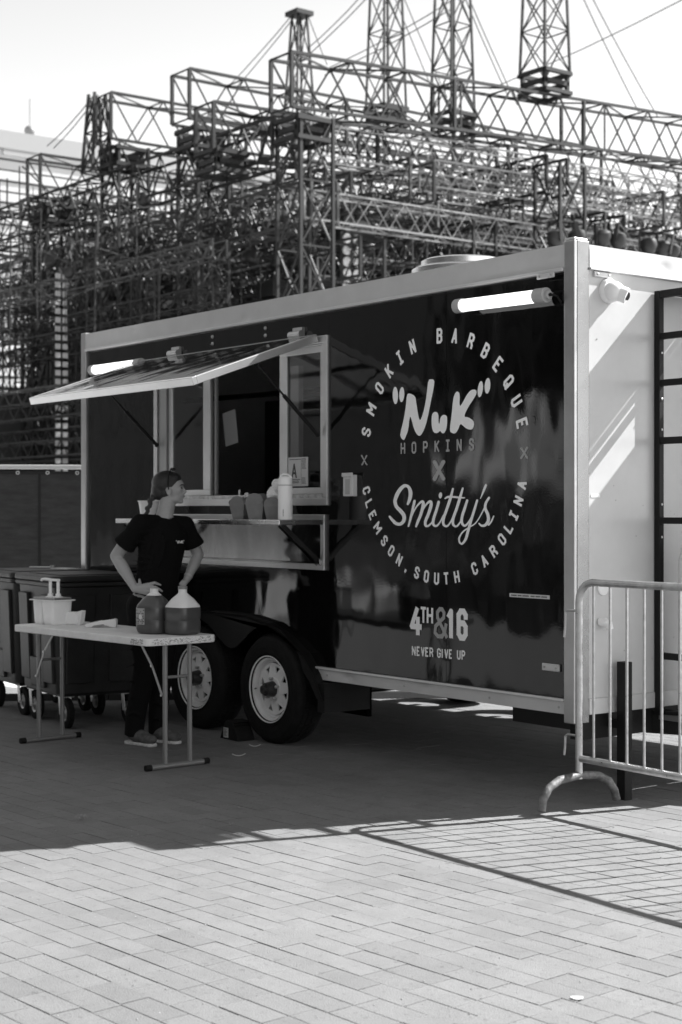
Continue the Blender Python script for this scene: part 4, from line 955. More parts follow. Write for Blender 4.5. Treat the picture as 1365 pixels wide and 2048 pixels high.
# right hand on hip: palm, four fingers forward, thumb up behind
def palm(pts, r): cap_chain(bd, pts, r, 12)
kn = [LP(303, 1167, -.165), LP(304, 1173, -.170), LP(303, 1179, -.168), LP(299, 1184, -.160)]
for q, r_ in zip(kn, (.0135, .0140, .0135, .012)): palm([Rw, Rw.lerp(q, .55), q], [.021, .0175, r_])
tips = [(LP(316, 1163, -.168), LP(327, 1168, -.148)), (LP(318, 1172, -.172), LP(330, 1180, -.150)), (LP(314, 1181, -.168), LP(323, 1191, -.148)), (LP(307, 1188, -.158), LP(313, 1195, -.142))]
for q, (a, c), r_ in zip(kn, tips, (.0098, .0102, .0096, .0085)): palm([q, a, a.lerp(c, .5), c], [r_*1.15, r_, r_*.95, r_*.72])
palm([Rw.lerp(kn[0], .25)+Vector((0, 0, .006)), LP(286, 1166, -.135), LP(284, 1158, -.115)], [.014, .012, .009])
kn = [LP(370, 1168, .005), LP(367, 1170, .0), LP(364, 1172, .0)]
for q in kn: palm([Lw, q], [.021, .014])
for q, c in zip(kn, (LP(368, 1180, -.012), LP(364, 1181, -.018), LP(361, 1180, -.020))): palm([q, q.lerp(c, .6), c], [.0105, .0098, .007])
palm([Lw, LP(366, 1163, .0), LP(361, 1168, -.01)], [.014, .012, .009])
body = bd.build('body', skin, PE); remesh(body, .0042, 5, .5)
# shirt
shm = mat('black_cotton', .0055, .95, bump=.5, bscale=18, spec=.15)
tee = MB()
torso(tee, [((.030,0,.925), .142, .118), ((.036,0,.97), .148, .12), ((.05,0,1.06), .142, .112), ((.066,0,1.16), .150, .112), ((.082,0,1.27), .160, .112), ((.086,0,1.34), .150, .100), ((.087,0,1.395), .115, .078), ((.087,.01,1.425), .082, .064)], TW)
cap_chain(tee, [Vector((.05, -.03, 1.385)), Rs+Vector((.0,0,.0)), Rs.lerp(Re, .40)], [.058, .064, .060]); tee.bar(Rs.lerp(Re, .38), Rs.lerp(Re, .66), .062, 18, .074)
cap_chain(tee, [Vector((.12, .03, 1.385)), Ls, Ls.lerp(Le, .40)], [.058, .060, .056]); tee.bar(Ls.lerp(Le, .38), Ls.lerp(Le, .70), .058, 18, .070)
for k in range(12):
    zz = .95+.035*k; tee.tube([(-.09+.01*math.sin(k*3), -.10, zz), (.0+.02*math.sin(k), -.130, zz+.03*math.sin(k*1.7)), (.12, -.085, zz+.03)], [.003, .0085, .003], 6)
for k in range(9):   # folds
    t = k/8; a = Vector((-.03+.10*t, -.115-.01*math.sin(k), 1.02+.16*R.random())); tee.tube([a, a+Vector((.03, -.004, .09)), a+Vector((.05, .0, .19))], [.004, .010, .003], 8)
to = tee.build('t_shirt', shm, PE); remesh(to, .006, 3, .4)
col = MB().tube([Vector((.087+.058*math.cos(t)*math.cos(TW)-.058*math.sin(t)*math.sin(TW), .004+.058*math.cos(t)*math.sin(TW)+.058*math.sin(t)*math.cos(TW), 1.418+.030*math.sin(t))) for t in [i*math.pi/12 for i in range(24)]], .006, 8, closed=True).build('collar', shm, PE, smooth=True)
# trousers
tm_ = MB()
torso(tm_, [((.028,0,.86), .150, .115), ((.030,0,.94), .146, .112), ((.034,0,.985), .135, .105)], TW)
cap_chain(tm_, [Vector((-.04,-.05,.86)), Vector((-.015,-.08,.50)), Vector((-.080,-.050,.20))], [.105, .074, .064]); tm_.bar(Vector((-.080,-.050,.21)), Vector((-.095,-.045,.055)), .064, 18, .060)
cap_chain(tm_, [Vector((.095,.06,.86)), Vector((.075,.05,.50)), Vector((.045,.065,.20))], [.105, .072, .062]); tm_.bar(Vector((.045,.065,.21)), Vector((.040,.07,.055)), .062, 18, .058)
for k in range(10):
    s = -1 if k % 2 else 1; z = .14+.05*k; cx = -.085 if s < 0 else .045; cy = -.11 if s < 0 else 0
    tm_.tube([(cx-.05, cy-.0, z), (cx, cy-.012, z+.02), (cx+.05, cy, z-.01)], [.003, .008, .003], 6)
tr_ = tm_.build('trousers', mat('black_trousers', .007, .9, bump=.4, bscale=22, spec=.15), PE); remesh(tr_, .007, 4, .5)
# hair, pulled back with a braid, sunglasses arm over the crown
hair = mat('dark_hair', .022, .35, bump=.5, bscale=60, stretch=(1, 1, 6))
hm = MB(); hm.ell((.106, .0, 1.640), (.096, .0785, .082), 28, 18); hm.ell((.062, 0, 1.595), (.055, .062, .062), 20, 14); hm.ell((.100, .0, 1.585), (.050, .066, .045), 18, 12)
hm.ell((.150, 0, 1.668), (.052, .062, .042), 20, 14); hm.ell((.026, .0, 1.573), (.022, .022, .022), 12, 8)
for k in range(9):
    t = k/8; hm.ell((.020-.045*t+.008*math.sin(k*2.2), -.012-.01*t, 1.560-.125*t), (.018-.006*t, .017-.005*t, .016), 12, 8)
ho = hm.build('hair', hair, PE); remesh(ho, .0045, 3, .4)
MB().tube([Vector((.128, -.082, 1.60)), Vector((.124, -.086, 1.64)), Vector((.128, -.076, 1.69)), Vector((.135, -.050, 1.722)), Vector((.140, .0, 1.737)), Vector((.138, .05, 1.722))], .0040, 8).build('sunglasses', black_paint, PE, smooth=True)
MB().ell((.150, -.035, 1.728), (.020, .026, .010), 14, 8).build('sunglass_lens', mat('screen_dark', .04), PE, smooth=True)
for s in (-1, 1):
    MB().ell((.2015, s*.030, 1.609), (.0075, .010, .0075), 12, 8).build('eye', mat('eye_dark', .03, .15), PE, smooth=True)
    MB().tube([(.196, s*.046, 1.628), (.2095, s*.034, 1.633), (.2165, s*.014, 1.629)], [.002, .004, .003], 6).build('eyebrow', hair, PE, smooth=True)
MB().tube([(.214, -.021, 1.556), (.2195, -.008, 1.5575), (.2195, .008, 1.5575), (.214, .021, 1.556)], [.001, .0025, .0025, .001], 6).build('lips', mat('lip_tone', .10, .4), PE, smooth=True)
MB().ell((.134, -.080, 1.562), (.004, .004, .004), 8, 6).build('earring', alu, PE, smooth=True)
nk = [Vector((.095+.056*math.cos(t), .0+.056*math.sin(t), 1.435+.018*math.sin(t-.6))) for t in [i*math.pi/14 for i in range(28)]]
MB().tube(nk, .0015, 5, closed=True).build('necklace', alu, PE, smooth=True)
d = (Lw-Le).normalized(); q = Le.lerp(Lw, .88)
MB().bar(q-d*.006, q+d*.006, .0285, 18).build('bracelet', mat('bracelet_pale', .45, .5), PE, smooth=True)
# small chest print
cp = MB(); cx0 = (363-300)*K; cz0 = (1487-1084)*K
def front_y(xx):
    best = 0
    for i in range(720):
        t = math.pi*i/360; px_ = .082+.160*math.cos(t)*math.cos(TW)-.112*math.sin(t)*math.sin(TW); py_ = .160*math.cos(t)*math.sin(TW)+.112*math.sin(t)*math.cos(TW)
        if abs(px_-xx) < .003: best = min(best, py_)
    return best-.004
for k, (a, c, e, f_) in enumerate([(-.018,.008,-.014,-.008),(-.014,-.008,-.008,.010),(-.008,.010,-.006,-.006),(-.003,.004,.001,-.006),(.001,-.006,.004,.004),(.007,.010,.007,-.008),(.014,.008,.008,.0),(.008,.0,.014,-.008),(-.024,.012,-.023,.006),(.018,.012,.019,.006)]):
    cp.bar((cx0+a, front_y(cx0+a), cz0+c), (cx0+e, front_y(cx0+e), cz0+f_), .0022, 5)
cpo = cp.build('chest_print', WHT, PE)
# shoes
def shoe(x, y, rz, s=1):
    Z = Matrix.Rotation(rz, 4, 'Z')
    def T(mb): mb.v = [tuple(Z @ Vector(v)+Vector((x, y, 0))) for v in mb.v]; return mb
    up = MB(); up.ell((.05, 0, .058), (.085, .043, .044), 18, 12); up.ell((.130, 0, .044), (.068, .044, .034), 18, 12); up.ell((-.0, 0, .070), (.045, .036, .045), 16, 10)
    u = T(up).build('shoe', mat('shoe_grey', .10, .8, var=.5, scale=30), PE); remesh(u, .006, 2, .5)
    out = rrect(.130, .038, .036, 5); sm_ = MB().prism([(a+.062, c) for a, c in out], lambda a, c: (a, c*(1-.12*(a < .05)), .0015), lambda a, c: (a, c*(1-.12*(a < .05)), .022))
    T(sm_).build('shoe_sole', mat('sole_pale', .60, .7, var=.4, scale=45), u, bevel=.006)
    for k in range(4): T(MB().bar((.055+.016*k, -.025, .083-.006*k), (.06+.016*k, .022, .083-.006*k), .003, 6)).build('lace', mat('lace_pale', .5), u)
shoe(-.098, -.04, rad(-38)); shoe(.030, .055, rad(-30))

# ---------------------------------------------------------------- stage roof of steel trusses
dark_st = mat('dark_steel', .014, .6, .2, var=.3, scale=2)
grey_al = mat('grey_truss', .26, .45, .6)
mid_st = mat('mid_steel', .07, .5, .4)
UNIT = {}
def unit_bar(m):
    if m.name not in UNIT:
        mb = MB(); mb.add([(-.5,-.5,0),(.5,-.5,0),(.5,.5,0),(-.5,.5,0),(-.5,-.5,1),(.5,-.5,1),(.5,.5,1),(-.5,.5,1)], [(0,3,2,1),(4,5,6,7),(0,1,5,4),(1,2,6,5),(2,3,7,6),(3,0,4,7)])
        me = bpy.data.meshes.new('bar'); me.from_pydata(mb.v, [], mb.f); me.materials.append(m); UNIT[m.name] = me
    return UNIT[m.name]
def truss(P, Q, w, h, bay, cr, lr, m, label, group=None, fine=False, name='truss_beam', cross=True, w2=None, cat='truss'):
    """box truss from P to Q (centre of its top or front-left line), width w, depth h"""
    P, Q = Vector(P), Vector(Q); d = Q-P; L = d.length; d.normalize()
    vertical = abs(d.z) > .9
    if vertical: X = Vector((1, 0, 0)); Y = Vector((0, 1, 0))
    else: X = Vector((d.y, -d.x, 0)).normalized(); Y = Vector((0, 0, -1))
    t = thing(name, label, cat, P, 0, group); w2 = w2 or w
    def pt(s, i, j):
        ww = w+(w2-w)*s/L; hh = h+((w2-w)*s/L if vertical else 0)
        return d*s+X*(ww*(i-.5))+Y*(hh*(j-.5 if vertical else j))
    for i in (0, 1):
        for j in (0, 1): MB().bar(pt(0, i, j), pt(L, i, j), cr, 4).build('chord', m, t)
    n_ = max(1, round(L/bay)); b_ = L/n_; lace = []
    faces = [((0,0),(0,1)), ((1,0),(1,1)), ((0,0),(1,0)), ((0,1),(1,1))]
    for k in range(n_):
        for fi, (a, c) in enumerate(faces):
            s0, s1 = k*b_, (k+1)*b_; sm_ = (s0+s1)/2
            if vertical:
                lace.append((pt(s0, *a), pt(s1, *c)))
                if cross: lace.append((pt(s0, *c), pt(s1, *a)))
                lace.append((pt(s0, *a), pt(s0, *c)))
            elif fi < 2:
                lace.append((pt(s0, *a), pt(sm_, *c))); lace.append((pt(sm_, *c), pt(s1, *a)))
                if fine and k % 3 == 0: lace.append((pt(s0, *a), pt(s0, *c)))
            else:
                lace.append((pt(s0, *a), pt(s1, *c)) if k % 2 else (pt(s0, *c), pt(s1, *a)))
                lace.append((pt(s0, *a), pt(s0, *c)))
    if not vertical:
        for s_ in ([0, L] if name != 'roof_truss' else [0, 5.1, 9.8, 15.3, 20.0, L]):
            if s_ > L: continue
            for i in (0, 1): MB().bar(pt(s_, i, 0), pt(s_, i, 1), cr*1.15, 4).build('end_post', m, t)
    if fine:
        me = unit_bar(m)
        for a, c in lace:
            o = bpy.data.objects.new('lacing_bar', me); COL.objects.link(o); o.parent = t
            v = c-a; o.rotation_mode = 'QUATERNION'; o.rotation_quaternion = v.to_track_quat('Z', 'Y'); o.location = a; o.scale = (lr*1.7, lr*1.7, v.length)
    else:
        mb = MB()
        for a, c in lace: mb.bar(a, c, lr, 4, caps=False)
        o = mb.build('lacing', m, t); o['kind'] = 'stuff'
    return t
# main roof trusses, running away to the right
XS = [-24.7, -29.2, -33.3, -37.6, -42.0]; ZS = [12.22, 12.84, 13.1, 12.16, 11.2]
nm = ['longest dark roof truss crossing the sky above the trailer', 'second dark roof truss stepping back behind the longest one', 'third dark roof truss with open end under the short mast', 'leftmost dark roof truss end standing before pale building', 'farthest low roof truss partly hidden at stage rear']
for i, (x, z) in enumerate(zip(XS, ZS)):
    y0 = 15.7; rise = 1.25 if i == 0 else .1
    y2 = 44 if i == 0 else 36
    truss((x, y0, z), (x, y2, z+rise), .85, 1.28, 1.75, .050, .024, dark_st, nm[i], None, fine=(i == 0), name='roof_truss')
# end frames and sleeve blocks on columns
def sleeve(x, y, z, label, w_=.95, h=.46):
    t = thing('sleeve_block', label, 'sleeve block', (x, y, z))
    for zz in (0, h):
        for sx in (-1, 1):
            MB().box(sx*w_*.5-.06, sx*w_*.5+.06, -w_/2, w_/2, zz-.05, zz+.05).build('block_beam', dark_st, t); MB().box(-w_/2+.061, w_/2-.061, sx*w_*.5-.06, sx*w_*.5+.06, zz-.049, zz+.049).build('block_beam', dark_st, t)
    for sx in (-1, 1):
        for sy in (-1, 1): MB().box(sx*w_*.42-.05, sx*w_*.42+.05, sy*w_*.42-.05, sy*w_*.42+.05, .051, h-.051).build('block_post', dark_st, t)
    for sx in (-1, 1):
        MB().obox((sx*w_*.42, 0, h/2), (.05, 0, 0), (0, w_*.45, 0), (0, 0, .06)).build('side_beam', dark_st, t)
        MB().obox((0, sx*w_*.42, h/2), (w_*.45, 0, 0), (0, .05, 0), (0, 0, .06)).build('side_beam', dark_st, t)
YC = [16.4, 25.0, 34.0]
names = ['front', 'middle', 'back']
for i, (x, z) in enumerate(zip(XS[:4], ZS[:4])):
    for j, y in enumerate(YC):
        truss((x, y, 0), (x, y, z-1.4), .95, .95, 1.5, .055, .026, dark_st, 'dark lattice stage column, %s of its row, under roof truss %s' % (names[j], ['over the trailer', 'second from front', 'third from front', 'at far left'][i]), 'lattice columns carrying the stage roof', name='lattice_column', cat='column')
    sleeve(x, 16.3, z-1.95, 'dark steel sleeve block below the end of %s' % ['longest roof truss', 'second roof truss', 'third roof truss', 'leftmost roof truss'][i])
sleeve(-24.7, 24.43, 12.72, 'dark open sleeve block sitting on top of longest truss', 1.0, .52)
sleeve(-29.2, 25.1, 12.62, 'dark sleeve block on mast showing behind longest truss', 1.0, .5)
sleeve(-33.3, 25.9, 13.75, 'smaller dark sleeve block around the third mast', 1.0, .55)
truss((-24.7, 24.43, 13.3), (-24.7, 24.43, 20), .95, .95, 1.05, .042, .018, dark_st, 'tallest and nearest lattice mast above the trailer corner', 'lattice masts rising over the stage roof', fine=True, name='lattice_mast', w2=.55, cat='mast')
truss((-29.2, 25.1, 13.2), (-29.2, 25.1, 21), .92, .92, 1.25, .042, .018, dark_st, 'second lattice mast, between the tallest one and third', 'lattice masts rising over the stage roof', fine=True, name='lattice_mast', w2=.5, cat='mast')
truss((-33.3, 25.9, 14.2), (-33.3, 25.9, 23), .92, .92, 1.3, .042, .018, dark_st, 'third lattice mast left of the two near trailer corner', 'lattice masts rising over the stage roof', fine=True, name='lattice_mast', w2=.45, cat='mast')
truss((-37.6, 25.6, 14.0), (-37.6, 25.6, 18.3), .85, .85, 1.35, .042, .018, dark_st, 'short capped lattice mast above end of longest truss', 'lattice masts rising over the stage roof', fine=True, name='lattice_mast', w2=.36, cat='mast')
tag(MB().box(-37.95, -37.25, 25.25, 25.95, 18.3, 18.45).build('mast_cap', dark_st), 'dark cap beam on top of the short capped mast', 'mast cap')
truss((-33.3, 15.5, 10.9), (-33.3, 15.5, 13.1), .62, .62, .9, .05, .022, dark_st, 'leftmost thin short mast with guy wires at roof edge', 'lattice masts rising over the stage roof', fine=True, name='lattice_mast', w2=.34, cat='mast')
# extra end truss lower between first and second
truss((-26.8, 14.9, 11.37), (-26.8, 25, 11.7), .8, 1.15, 1.6, .05, .024, dark_st, 'lower dark truss with block between first two roof trusses', None, fine=True, name='roof_truss')
sleeve(-26.8, 15.4, 9.75, 'wide flat sleeve block below the lower dark truss end')
# cross trusses toward the far left
for k, (y, z, x0, x1) in enumerate([(16.2, 11.0, -46, -25.2), (20.5, 10.6, -46, -25.2), (25.2, 11.3, -46, -25), (30, 10.9, -46, -25), (34.2, 11.2, -46, -25), (17.2, 9.6, -48, -25), (22.5, 9.2, -48, -25), (18.4, 10.2, -47, -26), (27.5, 10.0, -47, -25), (19.5, 8.6, -47, -26), (24, 8.2, -47, -26)]):
    truss((x0, y, z), (x1, y, z-.1), .8, 1.0, 1.3, .046, .024, dark_st if k % 2 == 0 else mid_st, 'steel cross truss in the dense grid of stage roof', 'cross trusses inside the stage roof', name='cross_truss')
# grey aluminium trusses below, running away to the right
al = [(-26.0, 17.3, 40, 11.28, .95), (-27.3, 17.8, 40, 10.4, .8), (-28.6, 17.0, 42, 10.1, .75), (-30.2, 18, 42, 9.7, .75), (-25.3, 16.6, 44, 9.25, .7), (-31.8, 17, 44, 10.3, .8), (-34.6, 17, 40, 10.0, .75), (-36.4, 16.5, 40, 9.5, .75), (-39.5, 16, 40, 10.2, .8), (-40.8, 17, 40, 9.0, .7), (-28.0, 19, 42, 8.3, .6), (-33.0, 18, 44, 8.2, .6), (-25.6, 21, 42, 10.6, .7), (-26.6, 22, 43, 9.8, .7), (-29.5, 20, 43, 9.2, .6), (-35.5, 18, 42, 8.8, .6), (-38.4, 17, 42, 8.4, .6), (-43, 16, 40, 9.6, .6)]
for k, (x, y0, y1, z, h) in enumerate(al):
    truss((x, y0, z), (x, y1, z+R.uniform(-.1, .5)), .6, h, 1.05, .030, .016, grey_al if k % 3 != 2 else mid_st, 'grey aluminium box truss in the dense grid below roof', 'grey trusses hanging below the stage roof', name='lighting_truss')
for k in range(9):
    y = 18+k*2.9; z = R.choice([8.6, 9.3, 9.9]); truss((-44, y, z), (-25-R.random()*2, y, z), .5, .6, .9, .028, .015, R.choice([mid_st, mid_st, dark_st]), 'thin cross truss under the grey stage trusses', 'thin cross trusses under the stage roof', name='lighting_truss')
for k in range(22):
    x = -26.5-R.random()*17; z = R.uniform(7.6, 11.0); y0 = 16.5+R.random()*4
    truss((x, y0, z), (x, y0+R.uniform(12, 24), z+R.uniform(-.1, .3)), .5, .62, .85, .026, .015, R.choice([dark_st, dark_st, mid_st]), 'thin dark box truss layered in the stage grid', 'thin dark trusses layered in the stage grid', name='lighting_truss')
for k in range(12):
    y = 17+R.random()*18; z = R.uniform(7.4, 10.8); truss((-46, y, z), (-26-R.random()*4, y, z), .5, .62, .85, .026, .015, R.choice([dark_st, dark_st, mid_st]), 'thin dark cross truss layered in the stage grid', 'thin dark cross trusses in the stage grid', name='cross_truss')
# scaffold side wings: verticals to the left, lower decks
for k in range(34):
    x = -27-R.random()*22; y = 14.6+R.random()*12; z1_ = R.uniform(6, 10.5)
    truss((x, y, 0), (x, y, z1_), .5, .5, 1.2, .035, .02, R.choice([dark_st, mid_st, dark_st]), 'thin scaffold tower in the side wing of stage', 'scaffold towers in the stage wing', name='scaffold_tower', cat='scaffold')
for k in range(16):
    y = 13.5+R.random()*8; z = 1.9+k*.5; x0 = -50; x1 = -28+R.random()*3
    truss((x0, y, z), (x1, y, z), .4, .42, .8, .024, .014, R.choice([mid_st, dark_st, dark_st]), 'horizontal scaffold truss in the side wing of stage', 'horizontal scaffold trusses in the stage wing', name='scaffold_truss', cat='scaffold')
# hanging spotlights and speakers
lampm = mat('fixture_black', .015, .5)
fx = thing('stage_light', 'black spotlight hanging right of the trailer corner', 'spotlight', (0,0,0), 0, 'black spotlights hanging from the trusses')
MB().lathe([(.0, -.26), (.10, -.25), (.19, -.16), (.24, .0), (.22, .12), (.12, .19), (.0, .20)], (0,0,-.30), 'z', 18).build('lamp_housing', lampm, fx, smooth=True)
mb = MB(); mb.box(-.27, -.23, -.05, .05, -.45, .05); mb.box(.23, .27, -.05, .05, -.45, .05); mb.box(-.27, .27, -.05, .05, .0505, .09); mb.build('yoke', lampm, fx)
lights = []
def put_light(px_, py_, X, label, s=1.0):
    p = onx(px_, py_, X); o = fx if not lights else copy_thing(fx); o.location = (p.x, p.y, p.z+.35); o.scale = (s, s, s); o.rotation_euler = (R.uniform(-.3, .3), R.uniform(-.3, .3), R.random()*3); o['label'] = label; lights.append(o)
for k, q in enumerate([(1110, 480), (1150, 478), (1205, 478), (1240, 485), (1297, 497), (1330, 500), (1350, 508)]):
    put_light(q[0], q[1]-1, -23.6, ['first','second','third','fourth','fifth','sixth','seventh'][k]+' black spotlight from the left above the trailer roof corner', 1.0)
for k in range(46):
    put_light(R.uniform(20, 1050), R.uniform(400, 640) if k % 3 else R.uniform(560, 900), R.uniform(-40, -29), 'black stage spotlight lost in the dense truss tangle', R.uniform(.55, .95))
# speaker stacks and dark decks
def block(name, label, cat, x0, x1, y0, y1, z0, z1_, m=lampm, group=None, n=1):
    t = thing(name, label, cat, (x0, y0, z0), 0, group)
    for k in range(n):
        h = (z1_-z0)/n; MB().box(0, x1-x0, 0, y1-y0, k*h, (k+1)*h-.04).build('cabinet', m, t, bevel=.03)
    return t
for k, (px_, py_, X, h) in enumerate([(560, 560, -30, 2.6), (640, 520, -31, 1.6), (700, 420, -29, 1.8), (1120, 480, -29, 1.0), (1000, 455, -30, 1.5), (330, 560, -35, 1.4), (240, 545, -36, .8)]):
    p = onx(px_, py_, X); block('speaker_stack', 'dark hung speaker stack inside the stage truss tangle', 'speaker', p.x-.4, p.x+.4, p.y-.5, p.y+.6, p.z-h, p.z, group='dark speaker stacks hung in the stage', n=max(2, int(h/.45)))
bl = thing('lamp_bank', 'bank of round pale blinder lamps seen above trailer roof', 'lamp bank', onx(703, 525, -27.5))
MB().box(-.1, .0, -.36, .36, -.8, .8).build('bank_frame', lampm, bl)
for a in range(2):
    for c in range(5): MB().lathe([(.0, .0), (.13, .0), (.13, .05), (.0, .07)], (.0005, -.17+a*.34, -.62+c*.31), 'x', 14).build('blinder', mat('blinder_pale', .8, .3), bl, smooth=True)
# stage deck, black drapes, wing interiors
dkm = mat('drape_black', .014, .9, bump=.4, bscale=3)
tag(MB().box(-47, -25, 14.2, 44, 0, 1.7).build('stage_deck', dkm), 'dark stage deck under the roof behind the fence', 'stage')
def drape(x0, y0, x1, y1, z0, z1_, label):
    t = thing('stage_drape', label, 'drape', (0,0,0), 0, 'black drapes hung in the stage'); n_ = 8
    for k in range(n_):
        a = Vector((x0, y0, 0)).lerp(Vector((x1, y1, 0)), k/n_); c = Vector((x0, y0, 0)).lerp(Vector((x1, y1, 0)), (k+.93)/n_)
        if R.random() < .12: continue
        MB().obox(((a+c)/2)+Vector((0, 0, (z0+z1_)/2)), (c-a)/2, Vector((0, .05, 0)) if abs(x1-x0) > abs(y1-y0) else Vector((.05, 0, 0)), (0, 0, (z1_-z0)/2*R.uniform(.85, 1))).build('drape_panel', dkm, t)
drape(-46, 18.5, -29.5, 18.5, 1.75, 5.6, 'black drape wall low in the left stage wing')
drape(-31.5, 19.5, -31.5, 43, 2.5, 7.0, 'long black drape seen over the trailer roof')
# pale patches that show through: banners and screens in the sun
palem = mat('banner_white', .62, .6)
for k in range(26):
    px_, py_ = R.uniform(0, 640), R.uniform(600, 900); X = R.uniform(-47, -39)
    if k > 14: px_, py_ = R.uniform(60, 1000), R.uniform(470, 640)
    p = onx(px_, py_, X); 
    tag(MB().obox(p, (.02, 0, 0), (0, R.uniform(.08, .32), 0), (0, 0, R.uniform(.05, .28))).build('white_banner', mat('led_pale', .42, .6)), 'small white banner panel among the stage trusses', 'banner', 'white panels among the stage trusses')
# video wall strips at left (pale perforated column)
p = onx(112, 800, -33)
vs_ = thing('led_strip', 'tall pale ladder-like panel column left of the trailer', 'panel column', (p.x, p.y, 1.8))
for k in range(26):
    for a in range(2): MB().box(-.03, .03, a*.22, a*.22+.13, k*.24, k*.24+.14).build('led_module', mat('led_pale', .42, .6), vs_)
# guy cables
def cable(p1, X1, p2, X2, label, r_=.018):
    a = onx(p1[0], p1[1], X1); c = onx(p2[0], p2[1], X2); mid = (a+c)/2-Vector((0, 0, (c-a).length*.012))
    tag(MB().tube([a, a.lerp(mid, .5)-Vector((0,0,.02)), mid, mid.lerp(c, .5)-Vector((0,0,.02)), c], r_, 5).build('guy_cable', mid_st), label, 'cable', 'guy cables of the stage masts')
for p1, X1, p2, X2, lb in [((587, 27), -37.6, (455, 175), -42, 'guy cable falling left from the short capped mast'), ((592, 30), -37.6, (470, 178), -42, 'second guy cable falling left from the capped mast'),
    ((190, 188), -33.3, (95, 292), -40, 'guy cable falling left from the leftmost thin mast'), ((196, 190), -33.3, (108, 296), -40, 'second guy cable falling left from leftmost mast'),
    ((735, -5), -33.3, (600, 125), -37.6, 'guy cable passing above the end of longest truss'), ((720, -5), -33.3, (618, 95), -37.6, 'upper guy cable passing toward the capped mast'),
    ((618, 35), -37.6, (655, 130), -38, 'guy cable falling right from the capped mast'), ((790, -5), -33.3, (870, 190), -34, 'guy cable falling right of the third mast'), ((808, -5), -33.3, (895, 195), -34, 'second guy cable right of the third mast'),
    ((930, -5), -29.2, (1020, 200), -31, 'guy cable falling right of the second mast'), ((938, -5), -29.2, (1035, 210), -31, 'second guy cable right of the second mast'),
    ((1164, -10), -24.7, (1280, 228), -25.5, 'guy cable falling right of the tallest mast'), ((1182, -10), -24.7, (1315, 232), -25.5, 'outer guy cable right of the tallest mast'),
    ((1380, -8), -24.7, (980, 178), -33.3, 'long guy cable crossing behind the tallest mast'), ((930, -15), -29.2, (660, 135), -37.6, 'long guy cable from the second mast to the left'), ((900, 20), -29.2, (650, 150), -37.6, 'lower long guy cable toward the capped mast')]:
    cable(p1, X1, p2, X2, lb)
for k in range(26):
    x = R.uniform(-52, -36); y = R.uniform(11.5, 20); z = R.uniform(3, 11); L = R.uniform(2, 6)
    if k % 2: truss((x, y, z), (x, y+L, z), .5, .6, .9, .035, .02, R.choice([dark_st, mid_st]), 'short dark truss piece in the far left stage wing', 'short truss pieces in the left stage wing', name='lighting_truss')
    else: truss((x, y, 0), (x, y, z+1), .55, .55, 1.0, .04, .022, dark_st, 'dark lattice tower in the far left stage wing', 'lattice towers in the far left stage wing', name='scaffold_tower', cat='scaffold')
drape(-50, 22, -36, 22, 5.0, 8.6, 'black drape high in the left stage wing')
drape(-38.5, 17.5, -38.5, 26, 1.8, 7.5, 'black drape beside the left lattice column')
# small hanging cables and chains: one mesh, uncountable
hc = MB()
for k in range(170):
    p = onx(R.uniform(0, 1300), R.uniform(330, 560), R.uniform(-42, -26)); L = R.uniform(.5, 3)
    hc.bar(p, p+Vector((R.uniform(-.05,.05), R.uniform(-.05,.05), -L)), R.choice([.012, .02, .03]), 4)
for k in range(120):
    p = onx(R.uniform(0, 1340), R.uniform(330, 600), R.uniform(-42, -26)); hc.tube([p, p+Vector((0, 1.2, -R.uniform(.2,.9))), p+Vector((0, 2.4, 0))], .022, 4)
hc_o = tag(hc.build('hanging_cables', dark_st), 'tangle of cables and chains hanging below stage roof', 'cables'); hc_o['kind'] = 'stuff'

# ---------------------------------------------------------------- pale building behind the stage
bu = thing('arena_building', 'pale ribbed arena building behind the stage', 'building', (-90, 20, 0))
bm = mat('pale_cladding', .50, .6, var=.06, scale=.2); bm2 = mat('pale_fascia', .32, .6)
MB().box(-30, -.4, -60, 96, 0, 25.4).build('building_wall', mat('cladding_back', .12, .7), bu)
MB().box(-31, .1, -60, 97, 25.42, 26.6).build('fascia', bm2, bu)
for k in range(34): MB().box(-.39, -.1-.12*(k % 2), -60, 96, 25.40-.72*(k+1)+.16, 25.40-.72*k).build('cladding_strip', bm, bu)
MB().box(-.1, .05, 19.5, 22.0, 25.0, 26.0).build('roof_duct', bm2, bu)
an = thing('roof_antenna', 'round antenna ball with thin rod on the pale building roof', 'antenna', (onx(60, 262, -92).x, onx(60, 262, -92).y, 26.6))
zb = onx(60, 262, -92).z-26.6
MB().ell((0, 0, zb), (.38, .38, .38), 16, 12).build('antenna_ball', mat('antenna_grey', .25, .4), an, smooth=True)
MB().bar((0, 0, 0), (0, 0, zb+2.2), .035, 6).build('antenna_rod', mat('antenna_grey', .25), an)

